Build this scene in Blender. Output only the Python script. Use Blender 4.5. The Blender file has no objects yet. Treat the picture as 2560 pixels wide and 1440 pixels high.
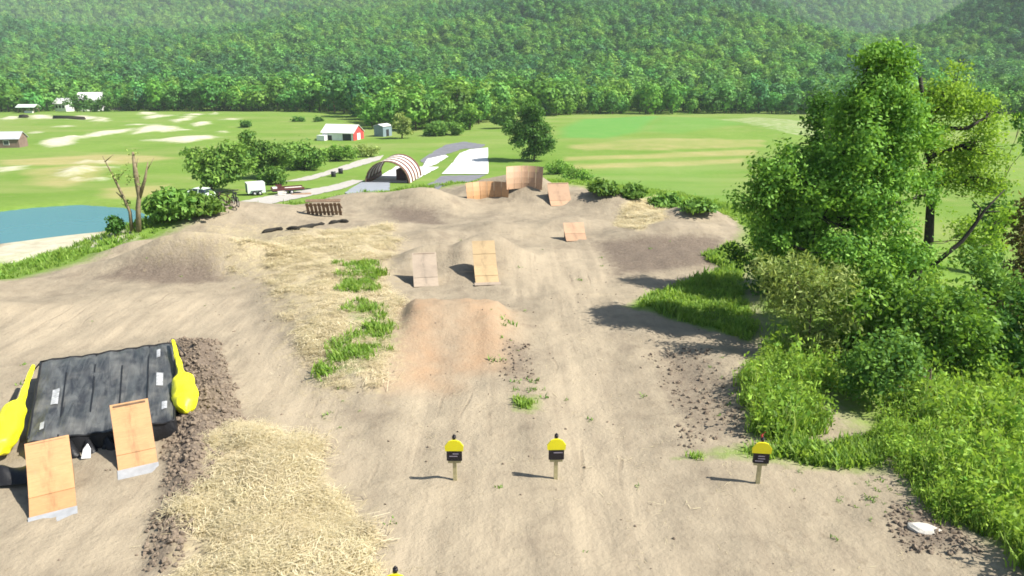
import bpy, math, random
import numpy as np
from mathutils import Vector, Matrix, Euler

# ------------------------------------------------------------------ camera, sky, sun, exposure
SC = bpy.context.scene
COL = SC.collection
CAM_Z, PITCH, FPX = 10.5, math.radians(17.3), 1828.0          # metres, radians, focal length in photo pixels (2560 wide)
cam_d = bpy.data.cameras.new('camera')
cam = bpy.data.objects.new('camera', cam_d); COL.objects.link(cam)
cam_d.sensor_width = 36.0; cam_d.lens = 36.0 * FPX / 2560.0
cam_d.clip_start = 0.1; cam_d.clip_end = 9000
cam.location = (0, 0, CAM_Z); cam.rotation_euler = (math.pi / 2 - PITCH, 0, 0)
SC.camera = cam

SUN_EL, SUN_AZ = math.radians(48), math.radians(101)            # azimuth clockwise from +Y
world = bpy.data.worlds.new('World'); SC.world = world; world.use_nodes = True
wn = world.node_tree.nodes; wl = world.node_tree.links
bg = wn['Background']
sky = wn.new('ShaderNodeTexSky'); sky.sky_type = 'NISHITA'; sky.sun_disc = False
sky.sun_elevation = SUN_EL; sky.sun_rotation = SUN_AZ
sky.air_density = 1.0; sky.dust_density = 1.0
wl.new(sky.outputs[0], bg.inputs[0]); bg.inputs[1].default_value = 0.075
sun_d = bpy.data.lights.new('sun', 'SUN'); sun_d.energy = 5.0; sun_d.angle = math.radians(0.5); sun_d.color = (1.0, 0.95, 0.86)
sun = bpy.data.objects.new('sun', sun_d); COL.objects.link(sun)
sdir = Vector((math.sin(SUN_AZ) * math.cos(SUN_EL), math.cos(SUN_AZ) * math.cos(SUN_EL), math.sin(SUN_EL)))
sun.rotation_euler = (-sdir).to_track_quat('-Z', 'Y').to_euler(); sun.location = sdir * 200
SC.view_settings.view_transform = 'Standard'; SC.view_settings.look = 'None'
SC.view_settings.gamma = 1.0; SC.view_settings.use_curve_mapping = False
SC.view_settings.exposure = 1.1
SC.render.engine = 'CYCLES'
SC.cycles.use_denoising = True
SC.cycles.filter_width = 1.7
SC.cycles.max_bounces = 6; SC.cycles.transparent_max_bounces = 8
SC.cycles.volume_bounces = 1

# ------------------------------------------------------------------ small helpers
def smooth(a, b, x):
    t = np.clip((np.asarray(x, float) - a) / (b - a), 0, 1); return t * t * (3 - 2 * t)

def _h(ix, iy, seed):
    h = (ix.astype(np.int64) * 374761393 + iy.astype(np.int64) * 668265263 + seed * 974634777) & 0xffffffff
    h = ((h ^ (h >> 13)) * 1274126177) & 0xffffffff
    return ((h ^ (h >> 16)) & 0xffffff) / float(0xffffff)

def vnoise(x, y, seed=0):
    x = np.asarray(x, float); y = np.asarray(y, float)
    ix = np.floor(x); iy = np.floor(y); fx = x - ix; fy = y - iy
    fx = fx * fx * (3 - 2 * fx); fy = fy * fy * (3 - 2 * fy)
    a = _h(ix, iy, seed); b = _h(ix + 1, iy, seed); c = _h(ix, iy + 1, seed); d = _h(ix + 1, iy + 1, seed)
    return (a * (1 - fx) + b * fx) * (1 - fy) + (c * (1 - fx) + d * fx) * fy

def fbm(x, y, sc, octv=4, seed=0):
    s = 0; a = 0.5; t = 0
    for k in range(octv):
        s = s + a * vnoise(x * sc, y * sc, seed + k * 17); t += a; a *= 0.5; sc *= 2.03
    return s / t - 0.5

def poly_sd(x, y, P):
    """signed distance to polygon, positive inside"""
    P = np.asarray(P, float); n = len(P)
    d2 = np.full(x.shape, 1e18); inside = np.zeros(x.shape, bool)
    for i in range(n):
        ax, ay = P[i]; bx, by = P[(i + 1) % n]
        ex, ey = bx - ax, by - ay
        t = np.clip(((x - ax) * ex + (y - ay) * ey) / max(ex * ex + ey * ey, 1e-9), 0, 1)
        d2 = np.minimum(d2, (x - ax - t * ex) ** 2 + (y - ay - t * ey) ** 2)
        if by != ay:
            c = ((ay > y) != (by > y)) & (x < (bx - ax) * (y - ay) / (by - ay) + ax)
            inside ^= c
    d = np.sqrt(d2); return np.where(inside, d, -d)

def tag(o, label=None, cat=None, group=None, kind=None):
    if label: o['label'] = label
    if cat: o['category'] = cat
    if group: o['group'] = group
    if kind: o['kind'] = kind
    return o

def empty(name, loc, rz=0.0, label=None, cat=None, group=None):
    o = bpy.data.objects.new(name, None); COL.objects.link(o)
    o.empty_display_size = 0.2
    o.location = loc; o.rotation_euler = (0, 0, rz)
    return tag(o, label, cat, group)

def link(name, me, parent=None):
    o = bpy.data.objects.new(name, me); COL.objects.link(o)
    if parent is not None: o.parent = parent
    return o

class MB:
    """collects shapes, links them as ONE mesh object"""
    def __init__(s): s.v = []; s.f = []; s.sm = []
    def add(s, v, f, sm=False):
        o = len(s.v); s.v += [tuple(p) for p in v]; s.f += [tuple(i + o for i in q) for q in f]; s.sm += [sm] * len(f); return s
    def box(s, c, d, rot=None, bev=0.0):
        x, y, z = (k / 2 for k in d)
        pts = [Vector((a * x, b * y, cc * z)) for cc in (-1, 1) for a, b in ((-1, -1), (1, -1), (1, 1), (-1, 1))]
        if rot is not None: pts = [rot @ p for p in pts]
        return s.add([p + Vector(c) for p in pts], [(3, 2, 1, 0), (4, 5, 6, 7), (0, 1, 5, 4), (1, 2, 6, 5), (2, 3, 7, 6), (3, 0, 4, 7)])
    def hexa(s, lo, hi):
        """prism between two quads (lists of 4 points)"""
        return s.add(list(lo) + list(hi), [(3, 2, 1, 0), (4, 5, 6, 7), (0, 1, 5, 4), (1, 2, 6, 5), (2, 3, 7, 6), (3, 0, 4, 7)])
    def prism(s, prof, a, b, axis='x'):
        """extrude a 2-D profile (u, z) along axis from a to b"""
        n = len(prof)
        mk = (lambda t, p: (t, p[0], p[1])) if axis == 'x' else (lambda t, p: (p[0], t, p[1]))
        v = [mk(a, p) for p in prof] + [mk(b, p) for p in prof]
        f = [tuple(range(n - 1, -1, -1)), tuple(range(n, 2 * n))] + [(i, (i + 1) % n, n + (i + 1) % n, n + i) for i in range(n)]
        return s.add(v, f)
    def tube(s, pts, rad, n=6, cap=True):
        pts = [Vector(p) for p in pts]; v = []; f = []
        for i, p in enumerate(pts):
            t = (pts[min(i + 1, len(pts) - 1)] - pts[max(i - 1, 0)]).normalized()
            u = t.cross(Vector((0, 0, 1)) if abs(t.z) < 0.9 else Vector((1, 0, 0))).normalized(); w = t.cross(u)
            r = rad[i] if hasattr(rad, '__len__') else rad
            for k in range(n):
                a = 2 * math.pi * k / n; v.append(p + u * (r * math.cos(a)) + w * (r * math.sin(a)))
        for i in range(len(pts) - 1):
            for k in range(n):
                f.append((i * n + k, i * n + (k + 1) % n, (i + 1) * n + (k + 1) % n, (i + 1) * n + k))
        if cap: f += [tuple(range(n - 1, -1, -1)), tuple(range((len(pts) - 1) * n, len(pts) * n))]
        return s.add(v, f, True)
    def grid(s, fn, nu, nv, sm=True):
        v = [fn(i / nu, j / nv) for j in range(nv + 1) for i in range(nu + 1)]
        f = [(j * (nu + 1) + i, j * (nu + 1) + i + 1, (j + 1) * (nu + 1) + i + 1, (j + 1) * (nu + 1) + i) for j in range(nv) for i in range(nu)]
        return s.add(v, f, sm)
    def mesh(s, name, m):
        me = bpy.data.meshes.new(name); me.from_pydata([tuple(p) for p in s.v], [], s.f)
        me.polygons.foreach_set('use_smooth', s.sm)
        if m: me.materials.append(m)
        me.validate(); me.update(); return me
    def build(s, name, m, parent=None): return link(name, s.mesh(name, m), parent)

# ------------------------------------------------------------------ materials
def lin(r, g, b): return (r, g, b, 1.0)

class NT:
    def __init__(s, name):
        s.m = bpy.data.materials.new(name); s.m.use_nodes = True
        s.t = s.m.node_tree; s.n = s.t.nodes; s.l = s.t.links
        s.b = s.n['Principled BSDF']; s.out = s.n['Material Output']
        s.tc = s.n.new('ShaderNodeTexCoord')
        s.co = s.tc.outputs['Object']
    def lk(s, a, b): s.l.new(a, b)
    def val(s, sock, v):
        if isinstance(v, bpy.types.NodeSocket): s.l.new(v, sock)
        else: sock.default_value = v
    def noise(s, scale, detail=4, rough=0.55, co=None, dist=0.0):
        n = s.n.new('ShaderNodeTexNoise'); n.inputs['Scale'].default_value = scale; n.inputs['Detail'].default_value = detail
        n.inputs['Roughness'].default_value = rough; n.inputs['Distortion'].default_value = dist
        s.lk(co or s.co, n.inputs['Vector']); return n.outputs['Fac']
    def math(s, op, a, b=0.0, clamp=False):
        n = s.n.new('ShaderNodeMath'); n.operation = op; n.use_clamp = clamp; s.val(n.inputs[0], a); s.val(n.inputs[1], b); return n.outputs[0]
    def mix(s, f, a, b, mode='MIX'):
        n = s.n.new('ShaderNodeMix'); n.data_type = 'RGBA'; n.blend_type = mode
        s.val(n.inputs[0], f); s.val(n.inputs[6], a); s.val(n.inputs[7], b); return n.outputs[2]
    def remap(s, v, a, b, c=0.0, d=1.0):
        n = s.n.new('ShaderNodeMapRange'); n.inputs[1].default_value = a; n.inputs[2].default_value = b
        n.inputs[3].default_value = c; n.inputs[4].default_value = d; s.lk(v, n.inputs[0]); return n.outputs[0]
    def turned(s, ang, x, y, z):
        a = s.n.new('ShaderNodeMapping'); a.inputs['Rotation'].default_value = (0, 0, ang); s.lk(s.co, a.inputs['Vector'])
        n = s.n.new('ShaderNodeMapping'); n.inputs['Scale'].default_value = (x, y, z); s.lk(a.outputs[0], n.inputs['Vector']); return n.outputs[0]
    def scaled(s, x, y, z):
        n = s.n.new('ShaderNodeMapping'); n.inputs['Scale'].default_value = (x, y, z); s.lk(s.co, n.inputs['Vector']); return n.outputs[0]
    def attr(s, name):
        n = s.n.new('ShaderNodeAttribute'); n.attribute_name = name; return n.outputs['Fac']
    def bump(s, h, strength=0.4, dist=0.05):
        n = s.n.new('ShaderNodeBump'); n.inputs['Strength'].default_value = strength; n.inputs['Distance'].default_value = dist
        s.lk(h, n.inputs['Height']); s.lk(n.outputs[0], s.b.inputs['Normal'])

def mat(name, col, rough=0.7, var=0.25, scale=3.0, col2=None, bump=0.0, metal=0.0, spec=0.3):
    t = NT(name); f = t.noise(scale, 5)
    f = t.remap(f, 0.3, 0.7)
    c2 = col2 or tuple(k * (1 - var) for k in col)
    t.lk(t.mix(f, lin(*col), lin(*c2)), t.b.inputs['Base Color'])
    t.b.inputs['Roughness'].default_value = rough; t.b.inputs['Metallic'].default_value = metal
    t.b.inputs['Specular IOR Level'].default_value = spec
    if bump: t.bump(t.noise(scale * 6, 4), bump, 0.02)
    return t.m

def leaf_mat(name, dark, light, trans=0.35, objvar=0.35, yellow=None):
    t = NT(name); n = t.n
    tint = t.attr('tint'); oi = n.new('ShaderNodeObjectInfo').outputs['Random']
    c = t.mix(tint, lin(*dark), lin(*light))
    v = t.remap(oi, 0, 1, 1 - objvar, 1 + objvar)
    hv = n.new('ShaderNodeHueSaturation'); t.lk(c, hv.inputs['Color']); t.lk(v, hv.inputs['Value'])
    oi2 = t.math('FRACT', t.math('MULTIPLY', oi, 7.31)); t.lk(t.remap(oi2, 0, 1, 0.5 - 0.05 * objvar, 0.5 + 0.05 * objvar), hv.inputs['Hue'])
    c = hv.outputs[0]
    n.remove(t.b)
    d = n.new('ShaderNodeBsdfDiffuse'); tr = n.new('ShaderNodeBsdfTranslucent'); g = n.new('ShaderNodeBsdfGlossy'); g.inputs['Roughness'].default_value = 0.45
    t.lk(c, d.inputs[0]); t.lk(t.mix(0.5, c, lin(light[0] * 1.3, light[1] * 1.25, light[2] * 0.6)), tr.inputs[0])
    g.inputs[0].default_value = (1, 1, 1, 1); g.inputs['Roughness'].default_value = 0.6
    m1 = n.new('ShaderNodeMixShader'); m1.inputs[0].default_value = trans; t.lk(d.outputs[0], m1.inputs[1]); t.lk(tr.outputs[0], m1.inputs[2])
    m2 = n.new('ShaderNodeMixShader'); m2.inputs[0].default_value = 0.012; t.lk(m1.outputs[0], m2.inputs[1]); t.lk(g.outputs[0], m2.inputs[2])
    t.lk(m2.outputs[0], t.out.inputs[0]); return t.m

def ply_mat(name, col, dark=0.55, along=(1.5, 12, 12)):
    t = NT(name)
    g = t.noise(3.0, 6, 0.6, t.scaled(*along), 0.6); st = t.noise(1.4, 5)
    scr = t.noise(5.0, 3, 0.7, t.scaled(6, 1, 1))
    c = t.mix(t.remap(g, 0.3, 0.7), lin(*col), lin(*(k * 0.78 for k in col)))
    c = t.mix(t.remap(st, 0.55, 0.8, 0, 0.55), c, lin(*(k * dark for k in col)))
    c = t.mix(t.remap(scr, 0.62, 0.75, 0, 0.35), c, lin(0.36, 0.28, 0.21))
    sp = t.n.new('ShaderNodeSeparateXYZ'); t.lk(t.co, sp.inputs[0])
    mid = t.math('ABSOLUTE', t.math('ADD', sp.outputs[0], t.math('MULTIPLY', t.math('SUBTRACT', t.noise(1.1, 3), .5), .5)))
    c = t.mix(t.math('MULTIPLY', t.remap(mid, .03, .2, .6, 0), t.remap(t.noise(4, 4, .6, t.scaled(3, .7, .7)), .4, .65)), c, lin(*(k * .45 for k in col)))
    oi = t.n.new('ShaderNodeObjectInfo').outputs['Random']
    hv = t.n.new('ShaderNodeHueSaturation'); t.lk(c, hv.inputs['Color']); t.lk(t.remap(oi, 0, 1, 0.85, 1.12), hv.inputs['Value'])
    t.lk(hv.outputs[0], t.b.inputs['Base Color']); t.b.inputs['Roughness'].default_value = 0.65
    t.bump(g, 0.15, 0.01); return t.m

M = {}
M['bark'] = mat('bark', (0.16, 0.12, 0.085), 0.9, 0.5, 8, bump=0.6)
M['bark_dark'] = mat('bark_dark', (0.05, 0.042, 0.035), 0.9, 0.5, 9, bump=0.6)
M['bark_pale'] = mat('bark_pale', (0.27, 0.22, 0.13), 0.9, 0.5, 6, bump=0.6)
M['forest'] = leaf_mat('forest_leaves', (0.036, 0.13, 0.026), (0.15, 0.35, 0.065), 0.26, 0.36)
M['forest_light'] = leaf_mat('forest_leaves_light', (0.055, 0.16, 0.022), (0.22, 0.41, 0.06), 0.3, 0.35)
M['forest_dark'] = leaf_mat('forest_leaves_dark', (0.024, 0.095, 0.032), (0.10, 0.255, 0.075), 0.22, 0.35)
M['leaf'] = leaf_mat('broad_leaves', (0.035, 0.125, 0.014), (0.25, 0.44, 0.062), 0.33, 0.12)
M['leaf_mid'] = leaf_mat('mid_tree_leaves', (0.05, 0.135, 0.022), (0.21, 0.36, 0.06), 0.3, 0.15)
M['leaf_dark'] = leaf_mat('dark_tree_leaves', (0.018, 0.075, 0.012), (0.12, 0.26, 0.04), 0.35, 0.12)
M['leaf_yellow'] = leaf_mat('yellow_green_leaves', (0.10, 0.22, 0.02), (0.31, 0.47, 0.065), 0.42, 0.1)
M['leaf_pale'] = leaf_mat('pale_willow_leaves', (0.10, 0.18, 0.03), (0.38, 0.47, 0.14), 0.35, 0.12)
M['leaf_grass'] = leaf_mat('grass_blades', (0.11, 0.215, 0.022), (0.30, 0.45, 0.085), 0.5, 0.22)
M['leaf_weed'] = leaf_mat('weed_leaves', (0.09, 0.20, 0.02), (0.33, 0.50, 0.075), 0.4, 0.25)
M['leaf_brown'] = leaf_mat('dry_brown_leaves', (0.10, 0.08, 0.03), (0.20, 0.17, 0.07), 0.3, 0.1)
M['straw'] = leaf_mat('straw_strands', (0.42, 0.355, 0.215), (0.68, 0.61, 0.43), 0.3, 0.15)
M['clod'] = mat('dark_clod', (0.13, 0.10, 0.075), 0.95, 0.4, 4, col2=(0.26, 0.205, 0.15), bump=0.5)
M['ply'] = ply_mat('orange_plywood', (0.47, 0.26, 0.115))
M['ply_pink'] = ply_mat('pinkish_plywood', (0.44, 0.275, 0.165))
M['ply_tan'] = ply_mat('tan_plywood', (0.44, 0.315, 0.165))
M['ply_grey'] = ply_mat('weathered_plywood', (0.37, 0.295, 0.22))
M['wood_side'] = mat('ramp_side_wood', (0.30, 0.20, 0.11), 0.8, 0.4, 5)
M['wood_dark'] = mat('dark_old_wood', (0.12, 0.075, 0.045), 0.85, 0.5, 5, col2=(0.22, 0.15, 0.10))
M['steel'] = mat('galvanised_plate', (0.42, 0.43, 0.44), 0.5, 0.25, 4, metal=0.25)
M['yellow'] = mat('yellow_vinyl', (0.86, 0.80, 0.02), 0.45, 0.1, 4, bump=0.15)
M['yellow_sign'] = mat('yellow_sign_paint', (0.80, 0.72, 0.02), 0.5, 0.1, 6)
M['post'] = mat('pale_post_wood', (0.50, 0.44, 0.24), 0.8, 0.3, 9)
M['black'] = mat('black_board', (0.018, 0.015, 0.02), 0.5, 0.3, 8)
M['white'] = mat('white_print', (0.78, 0.78, 0.78), 0.5, 0.1, 8)
M['patch'] = mat('scuffed_patch', (0.46, 0.47, 0.48), 0.6, 0.5, 9)
M['print'] = mat('faded_print', (0.34, 0.30, 0.36), 0.6, 0.3, 12)
M['white_paint'] = mat('white_paint', (0.80, 0.80, 0.78), 0.5, 0.12, 1.5)
M['white_roof'] = mat('white_metal_roof', (0.66, 0.65, 0.64), 0.45, 0.1, 1.0)
M['red'] = mat('red_barn_paint', (0.62, 0.07, 0.07), 0.7, 0.3, 1.2)
M['grey_roof'] = mat('grey_roof', (0.42, 0.43, 0.46), 0.7, 0.2, 1.0)
M['blue_grey'] = mat('blue_grey_siding', (0.20, 0.27, 0.30), 0.7, 0.2, 1.0)
M['brown_wall'] = mat('brown_siding', (0.22, 0.15, 0.12), 0.8, 0.3, 1.0)
M['maroon'] = mat('maroon_panel', (0.13, 0.045, 0.04), 0.6, 0.3, 1.0)
M['cream'] = mat('cream_panel', (0.72, 0.66, 0.58), 0.6, 0.15, 1.0)
M['dark'] = mat('dark_metal', (0.03, 0.03, 0.035), 0.6, 0.4, 4)
M['rubber'] = mat('rubber', (0.02, 0.02, 0.02), 0.8, 0.3, 6)
M['glass'] = mat('dark_glass', (0.03, 0.04, 0.05), 0.1, 0.2, 2, spec=0.6)
M['pale_green'] = mat('pale_green_paint', (0.62, 0.72, 0.62), 0.5, 0.1, 1.5)
M['rock'] = mat('pale_rock', (0.55, 0.52, 0.46), 0.8, 0.3, 5, bump=0.5)
M['sock'] = mat('black_sediment_sock', (0.025, 0.022, 0.018), 0.9, 0.4, 8, bump=0.6)

# ------------------------------------------------------------------ the lie of the land
PLATEAU = [(-60, -70), (-42, 6), (-28.5, 25), (-24, 34), (-22.5, 42), (-20.5, 50.5), (-15, 57), (-10, 62), (-4, 67), (4, 68), (8.5, 63),
           (11, 54), (14, 48), (12.5, 40), (10.5, 32), (9.2, 25), (9.6, 19), (10.3, 15.5), (11.5, 12), (15, 3), (26, -70)]
POND = [(-120, 70), (-62, 70.5), (-53.5, 74.6), (-49.5, 78), (-46.5, 80), (-43.5, 83), (-44.5, 89), (-50, 94.5), (-58, 97), (-63, 95), (-68, 90), (-90, 86), (-120, 84)]
POND_Z = -8.0

def gauss(x, y, cx, cy, rx, ry, rot=0.0):
    c, s = math.cos(rot), math.sin(rot); dx, dy = x - cx, y - cy
    return np.exp(-(((dx * c + dy * s) / rx) ** 2 + ((-dx * s + dy * c) / ry) ** 2))

def hills(x, y):
    lat = np.where(x > 215, 0.10, 0.22) + np.where(x > 215, 0.90, 0.78) * np.exp(-((x - 215) / np.where(x > 215, 175.0, 540.0)) ** 2)
    spur = 1 + 0.95 * fbm(x + 0.5 * y, y * 0.35, 1 / 190.0, 3, 5)
    m = 175 * smooth(400, 1450, y + 60 * fbm(x, y, 1 / 300., 2, 8)) * lat * spur
    r = 158 * gauss(x, y, 640, 800, 150, 170) * smooth(420, 700, y) + 30 * gauss(x, y, -700, 980, 130, 240)
    f = 430 * smooth(1250, 2450, y + 160 * fbm(x, y, 1 / 500., 3, 9))
    return m + r + f

def base_h(x, y):
    x = np.asarray(x, float); y = np.asarray(y, float)
    v = np.interp(y, [-80, 40, 60, 90, 130, 200, 300, 420], [-5, -5.5, -6.6, -7.4, -9.9, -11.6, -11.4, -14])
    v = v + 1.6 * fbm(x, y, 1 / 70., 3, 3) * smooth(90, 140, y) + 2.6 * gauss(x, y, 62, 225, 75, 60) + 1.5 * gauss(x, y, -110, 300, 110, 50)
    v = v + hills(x, y)
    psd = poly_sd(x, y, POND)
    v = np.where(y < 130, v * smooth(-14, -2, -psd) + (POND_Z + 0.35) * (1 - smooth(-14, -2, -psd)) if False else v, v)
    k = smooth(-12, -1.0, psd); v = v * (1 - k) + (POND_Z + 0.3) * k
    v = v - 1.6 * smooth(-1.0, 3.0, psd)
    sd = poly_sd(x, y, PLATEAU)
    w = np.where(x < -8, 26.0, np.where(x > 5, 34.0, 26.0 + (x + 8) / 13 * 8.0))
    m = smooth(-1, 1, 0) * 0 + 1 - smooth(0, 1, -sd / w)
    p = -0.014 * np.clip(y - 24, 0, 60)
    return v * (1 - m) + p * m

BUMPS = [  # x, y, rx, ry, rot, h : jumps, rollers and berms of packed earth
    (-17.3, 38.0, 3.6, 1.1, 0.12, 1.9), (-20.5, 51, 6.5, 3.2, 0.5, 1.3), (-6.8, 56.5, 3.3, 2.6, 0.0, 1.55), (-12.0, 58, 3.0, 2.2, 0.3, 0.7),
    (1.4, 61, 2.6, 3.0, 0.0, 2.1), (-2.4, 62, 2.6, 2.2, 0.0, 1.2), (4.6, 58, 2.8, 2.0, -0.2, 0.8), (8.0, 57, 2.4, 3.0, 0.0, 0.9),
    (-1.2, 47.5, 2.4, 1.6, 0.0, 0.7), (-5.4, 45.0, 1.8, 1.6, 0.0, 0.6), (3.8, 49.0, 2.0, 1.5, 0.0, 0.6),
    (-3.4, 28.0, 1.5, 2.6, 0.0, 0.55), (-0.9, 28.0, 1.4, 2.6, 0.0, 0.5), (10.2, 46.0, 4.0, 2.2, 0.25, 0.9), (12.6, 51, 3.0, 2.0, 0.2, 1.1),
    (-27.0, 33, 3.0, 2.0, 0.2, 0.8), (-21.5, 41.5, 2.2, 1.0, .3, .8), (-13.5, 44.5, 2.5, 1.3, .1, .7), (-23, 30, 2.0, 1.2, .2, .6), (-4.6, 39.2, 1.7, 1.2, 0, 1.05), (-1.4, 40.2, 1.9, 1.3, 0, 1.45), (-5.5, 38.0, 0.7, 1.0, 0, .35), (-2.6, 38.6, 0.7, 1.1, 0, .5), (7.8, 23.0, 1.2, 3.0, 0.0, 0.35), (11.5, 12.0, 2.2, 2.6, 0.5, 0.25),
]
_t = np.concatenate([np.linspace(6, 60, 900), np.linspace(60.1, 420, 1500), np.linspace(421, 3200, 900)])
def ray(px, py):
    a = (px - 1280) / FPX; b = (720 - py) / FPX
    return np.array([a, math.cos(PITCH) + b * math.sin(PITCH), -math.sin(PITCH) + b * math.cos(PITCH)])
def hit(px, py, H):
    d = ray(px, py); X = d[0] * _t; Y = d[1] * _t; Z = CAM_Z + d[2] * _t
    below = np.nonzero(Z < H(X, Y))[0]
    if not len(below): return None
    i = below[0]; lo, hi = _t[max(i - 1, 0)], _t[i]
    for _ in range(14):
        mid = (lo + hi) / 2
        if CAM_Z + d[2] * mid < float(H(np.array([d[0] * mid]), np.array([d[1] * mid]))[0]): hi = mid
        else: lo = mid
    return Vector((d[0] * hi, d[1] * hi, CAM_Z + d[2] * hi))

def h1(x, y):
    z = base_h(x, y)
    for (cx, cy, rx, ry, rot, hh) in BUMPS: z = z + hh * gauss(x, y, cx, cy, rx, ry, rot)
    return z
def W(pts): return [tuple(hit(px, py, h1)[:2]) for px, py in pts]

STRAW_BANK = W([(560, 1085), (660, 1062), (720, 1110), (800, 1200), (880, 1270), (915, 1350), (925, 1440), (900, 1640), (380, 1640), (450, 1440), (492, 1330), (528, 1200)])
STRAW_MID = W([(530, 625), (700, 600), (980, 570), (992, 620), (960, 700), (1002, 760), (992, 900), (940, 985), (800, 970), (745, 880), (700, 800), (665, 720), (560, 670)])
STRAW_FAR = W([(1535, 560), (1560, 515), (1640, 490), (1670, 520), (1660, 545), (1600, 575)])
GREEN_MID = [W([(850, 690), (950, 662), (925, 745), (870, 745)]), W([(880, 800), (975, 780), (985, 860), (905, 950), (800, 965), (795, 935), (880, 850)])]
RUBBLE = [W([(440, 850), (535, 860), (565, 950), (595, 1050), (540, 1100), (512, 1200), (490, 1330), (425, 1440), (390, 1440), (412, 1300), (440, 1180), (430, 1080), (470, 1000)]),
          W([(1640, 880), (1740, 880), (1840, 960), (1850, 1100), (1730, 1110), (1670, 1000)]), W([(2240, 1265), (2330, 1270), (2440, 1380), (2260, 1370)]),
          W([(1270, 850), (1320, 860), (1330, 960), (1270, 960)])]
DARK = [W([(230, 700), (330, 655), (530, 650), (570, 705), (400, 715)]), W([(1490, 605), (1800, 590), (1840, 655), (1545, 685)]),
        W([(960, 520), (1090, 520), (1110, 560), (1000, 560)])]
ORANGE = [W([(1010, 775), (1110, 765), (1125, 965), (985, 965)]), W([(1150, 770), (1270, 775), (1255, 920), (1140, 930)])]
LANDING = W([(980, 970), (1012, 772), (1272, 764), (1258, 962)])
RUTS = [W([(1040, 1000), (1080, 1000), (1075, 1200), (1020, 1200)]), W([(1180, 760), (1215, 760), (1200, 1160), (1150, 1160)]), W([(1370, 780), (1450, 780), (1500, 1080), (1400, 1080)])]

def H(x, y):
    x = np.asarray(x, float); y = np.asarray(y, float)
    z = h1(x, y)
    near = (y < 75) & (x > -45) & (x < 40) & (y > 2)
    if near.any():
        xn, yn = x[near], y[near]
        a = 0.42 * smooth(-1.0, 1.6, poly_sd(xn, yn, STRAW_BANK)) + 0.5 * smooth(-1.5, 2.0, poly_sd(xn, yn, STRAW_MID))
        for P in RUBBLE[:1]: a = a + 0.4 * smooth(-0.5, 0.8, poly_sd(xn, yn, P)) * (1 + 1.6 * fbm(xn, yn, 2.2, 3, 31))
        a = a + (.46 + .25 * fbm(xn, yn, 1.3, 3, 45)) * smooth(-.15, .55, poly_sd(xn, yn, LANDING)) * smooth(25.0, 29.5, yn)
        for P in RUTS: a = a - 0.05 * smooth(-0.3, 0.5, poly_sd(xn, yn, P))
        a = a + 0.5 * fbm(xn, yn, 0.22, 3, 40) + 0.15 * fbm(xn, yn, 1.5, 3, 41)
        z = z.copy(); z[near] += a * smooth(2, 4, yn) * (1 - smooth(68, 75, yn))
    for (cx, cy, rx, ry, hh) in SBUMPS:
        k = (np.abs(x - cx) < 3 * rx) & (np.abs(y - cy) < 3 * ry)
        if k.any(): z = np.array(z); z[k] += hh * gauss(x[k], y[k], cx, cy, rx, ry)
    return z
SBUMPS = []
def Hs(x, y): return float(H(np.array([x]), np.array([y]))[0])
def at(px, py): return hit(px, py, H)
def on(x, y, dz=0.0): return Vector((x, y, Hs(x, y) + dz))
def xat(px, y, z):
    """world x of a pixel column at distance y and height z"""
    return (px - 1280) / FPX * (y * math.cos(PITCH) + (CAM_Z - z) * math.sin(PITCH))
def zat(py, y):
    d = ray(1280, py); return CAM_Z + d[2] / d[1] * y

rsd = np.random.default_rng(21)
def far_poly(pts): return [tuple(hit(px, py, base_h)[:2]) for px, py in pts]
SAND = [[(330, 335), (380, 310), (430, 318), (440, 328), (380, 330)], [(105, 360), (130, 345), (190, 340), (180, 360), (130, 368)], [(190, 345), (240, 330), (330, 322), (325, 328), (240, 342)],
        [(380, 352), (440, 342), (520, 338), (540, 345), (460, 357)], [(70, 292), (110, 287), (130, 294), (90, 298)], [(140, 296), (200, 288), (250, 294), (210, 300)],
        [(0, 262), (90, 262), (170, 268), (120, 272), (0, 274)], [(360, 292), (400, 286), (410, 292), (370, 297)], [(430, 300), (470, 294), (480, 298), (440, 306)],
        [(480, 308), (520, 304), (525, 310), (490, 316)], [(200, 268), (330, 272), (330, 276), (210, 272)],
        [(150, 436), (190, 424), (215, 426), (165, 441)], [(0, 418), (60, 414), (50, 424), (0, 430)]]
for k in range(34):
    cx_, cy_ = (rsd.uniform(10, 580), rsd.uniform(284, 352)) if k < 24 else (rsd.uniform(60, 270), rsd.uniform(405, 452))
    w_, h_ = rsd.uniform(8, 26), rsd.uniform(1.2, 3.2); SAND.append([(cx_ - w_, cy_ + h_ * .5), (cx_, cy_ - h_), (cx_ + w_, cy_ - h_ * .3), (cx_ + w_ * .4, cy_ + h_)])
SANDW = [far_poly(q) for q in SAND]
for q in SANDW:
    q = np.array(q); c_ = q.mean(0); e_ = (q.max(0) - q.min(0)) / 2
    for k in range(1 + int(e_[0] > 5) + int(e_[0] > 9)):
        SBUMPS.append((c_[0] + rsd.uniform(-.6, .6) * e_[0] * (k > 0), c_[1] + rsd.uniform(-.3, .3) * e_[1], min(e_[0] * .5, 5) + .8, min(e_[1] * .4, 4) + .8, rsd.uniform(.25, .75)))
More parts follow.
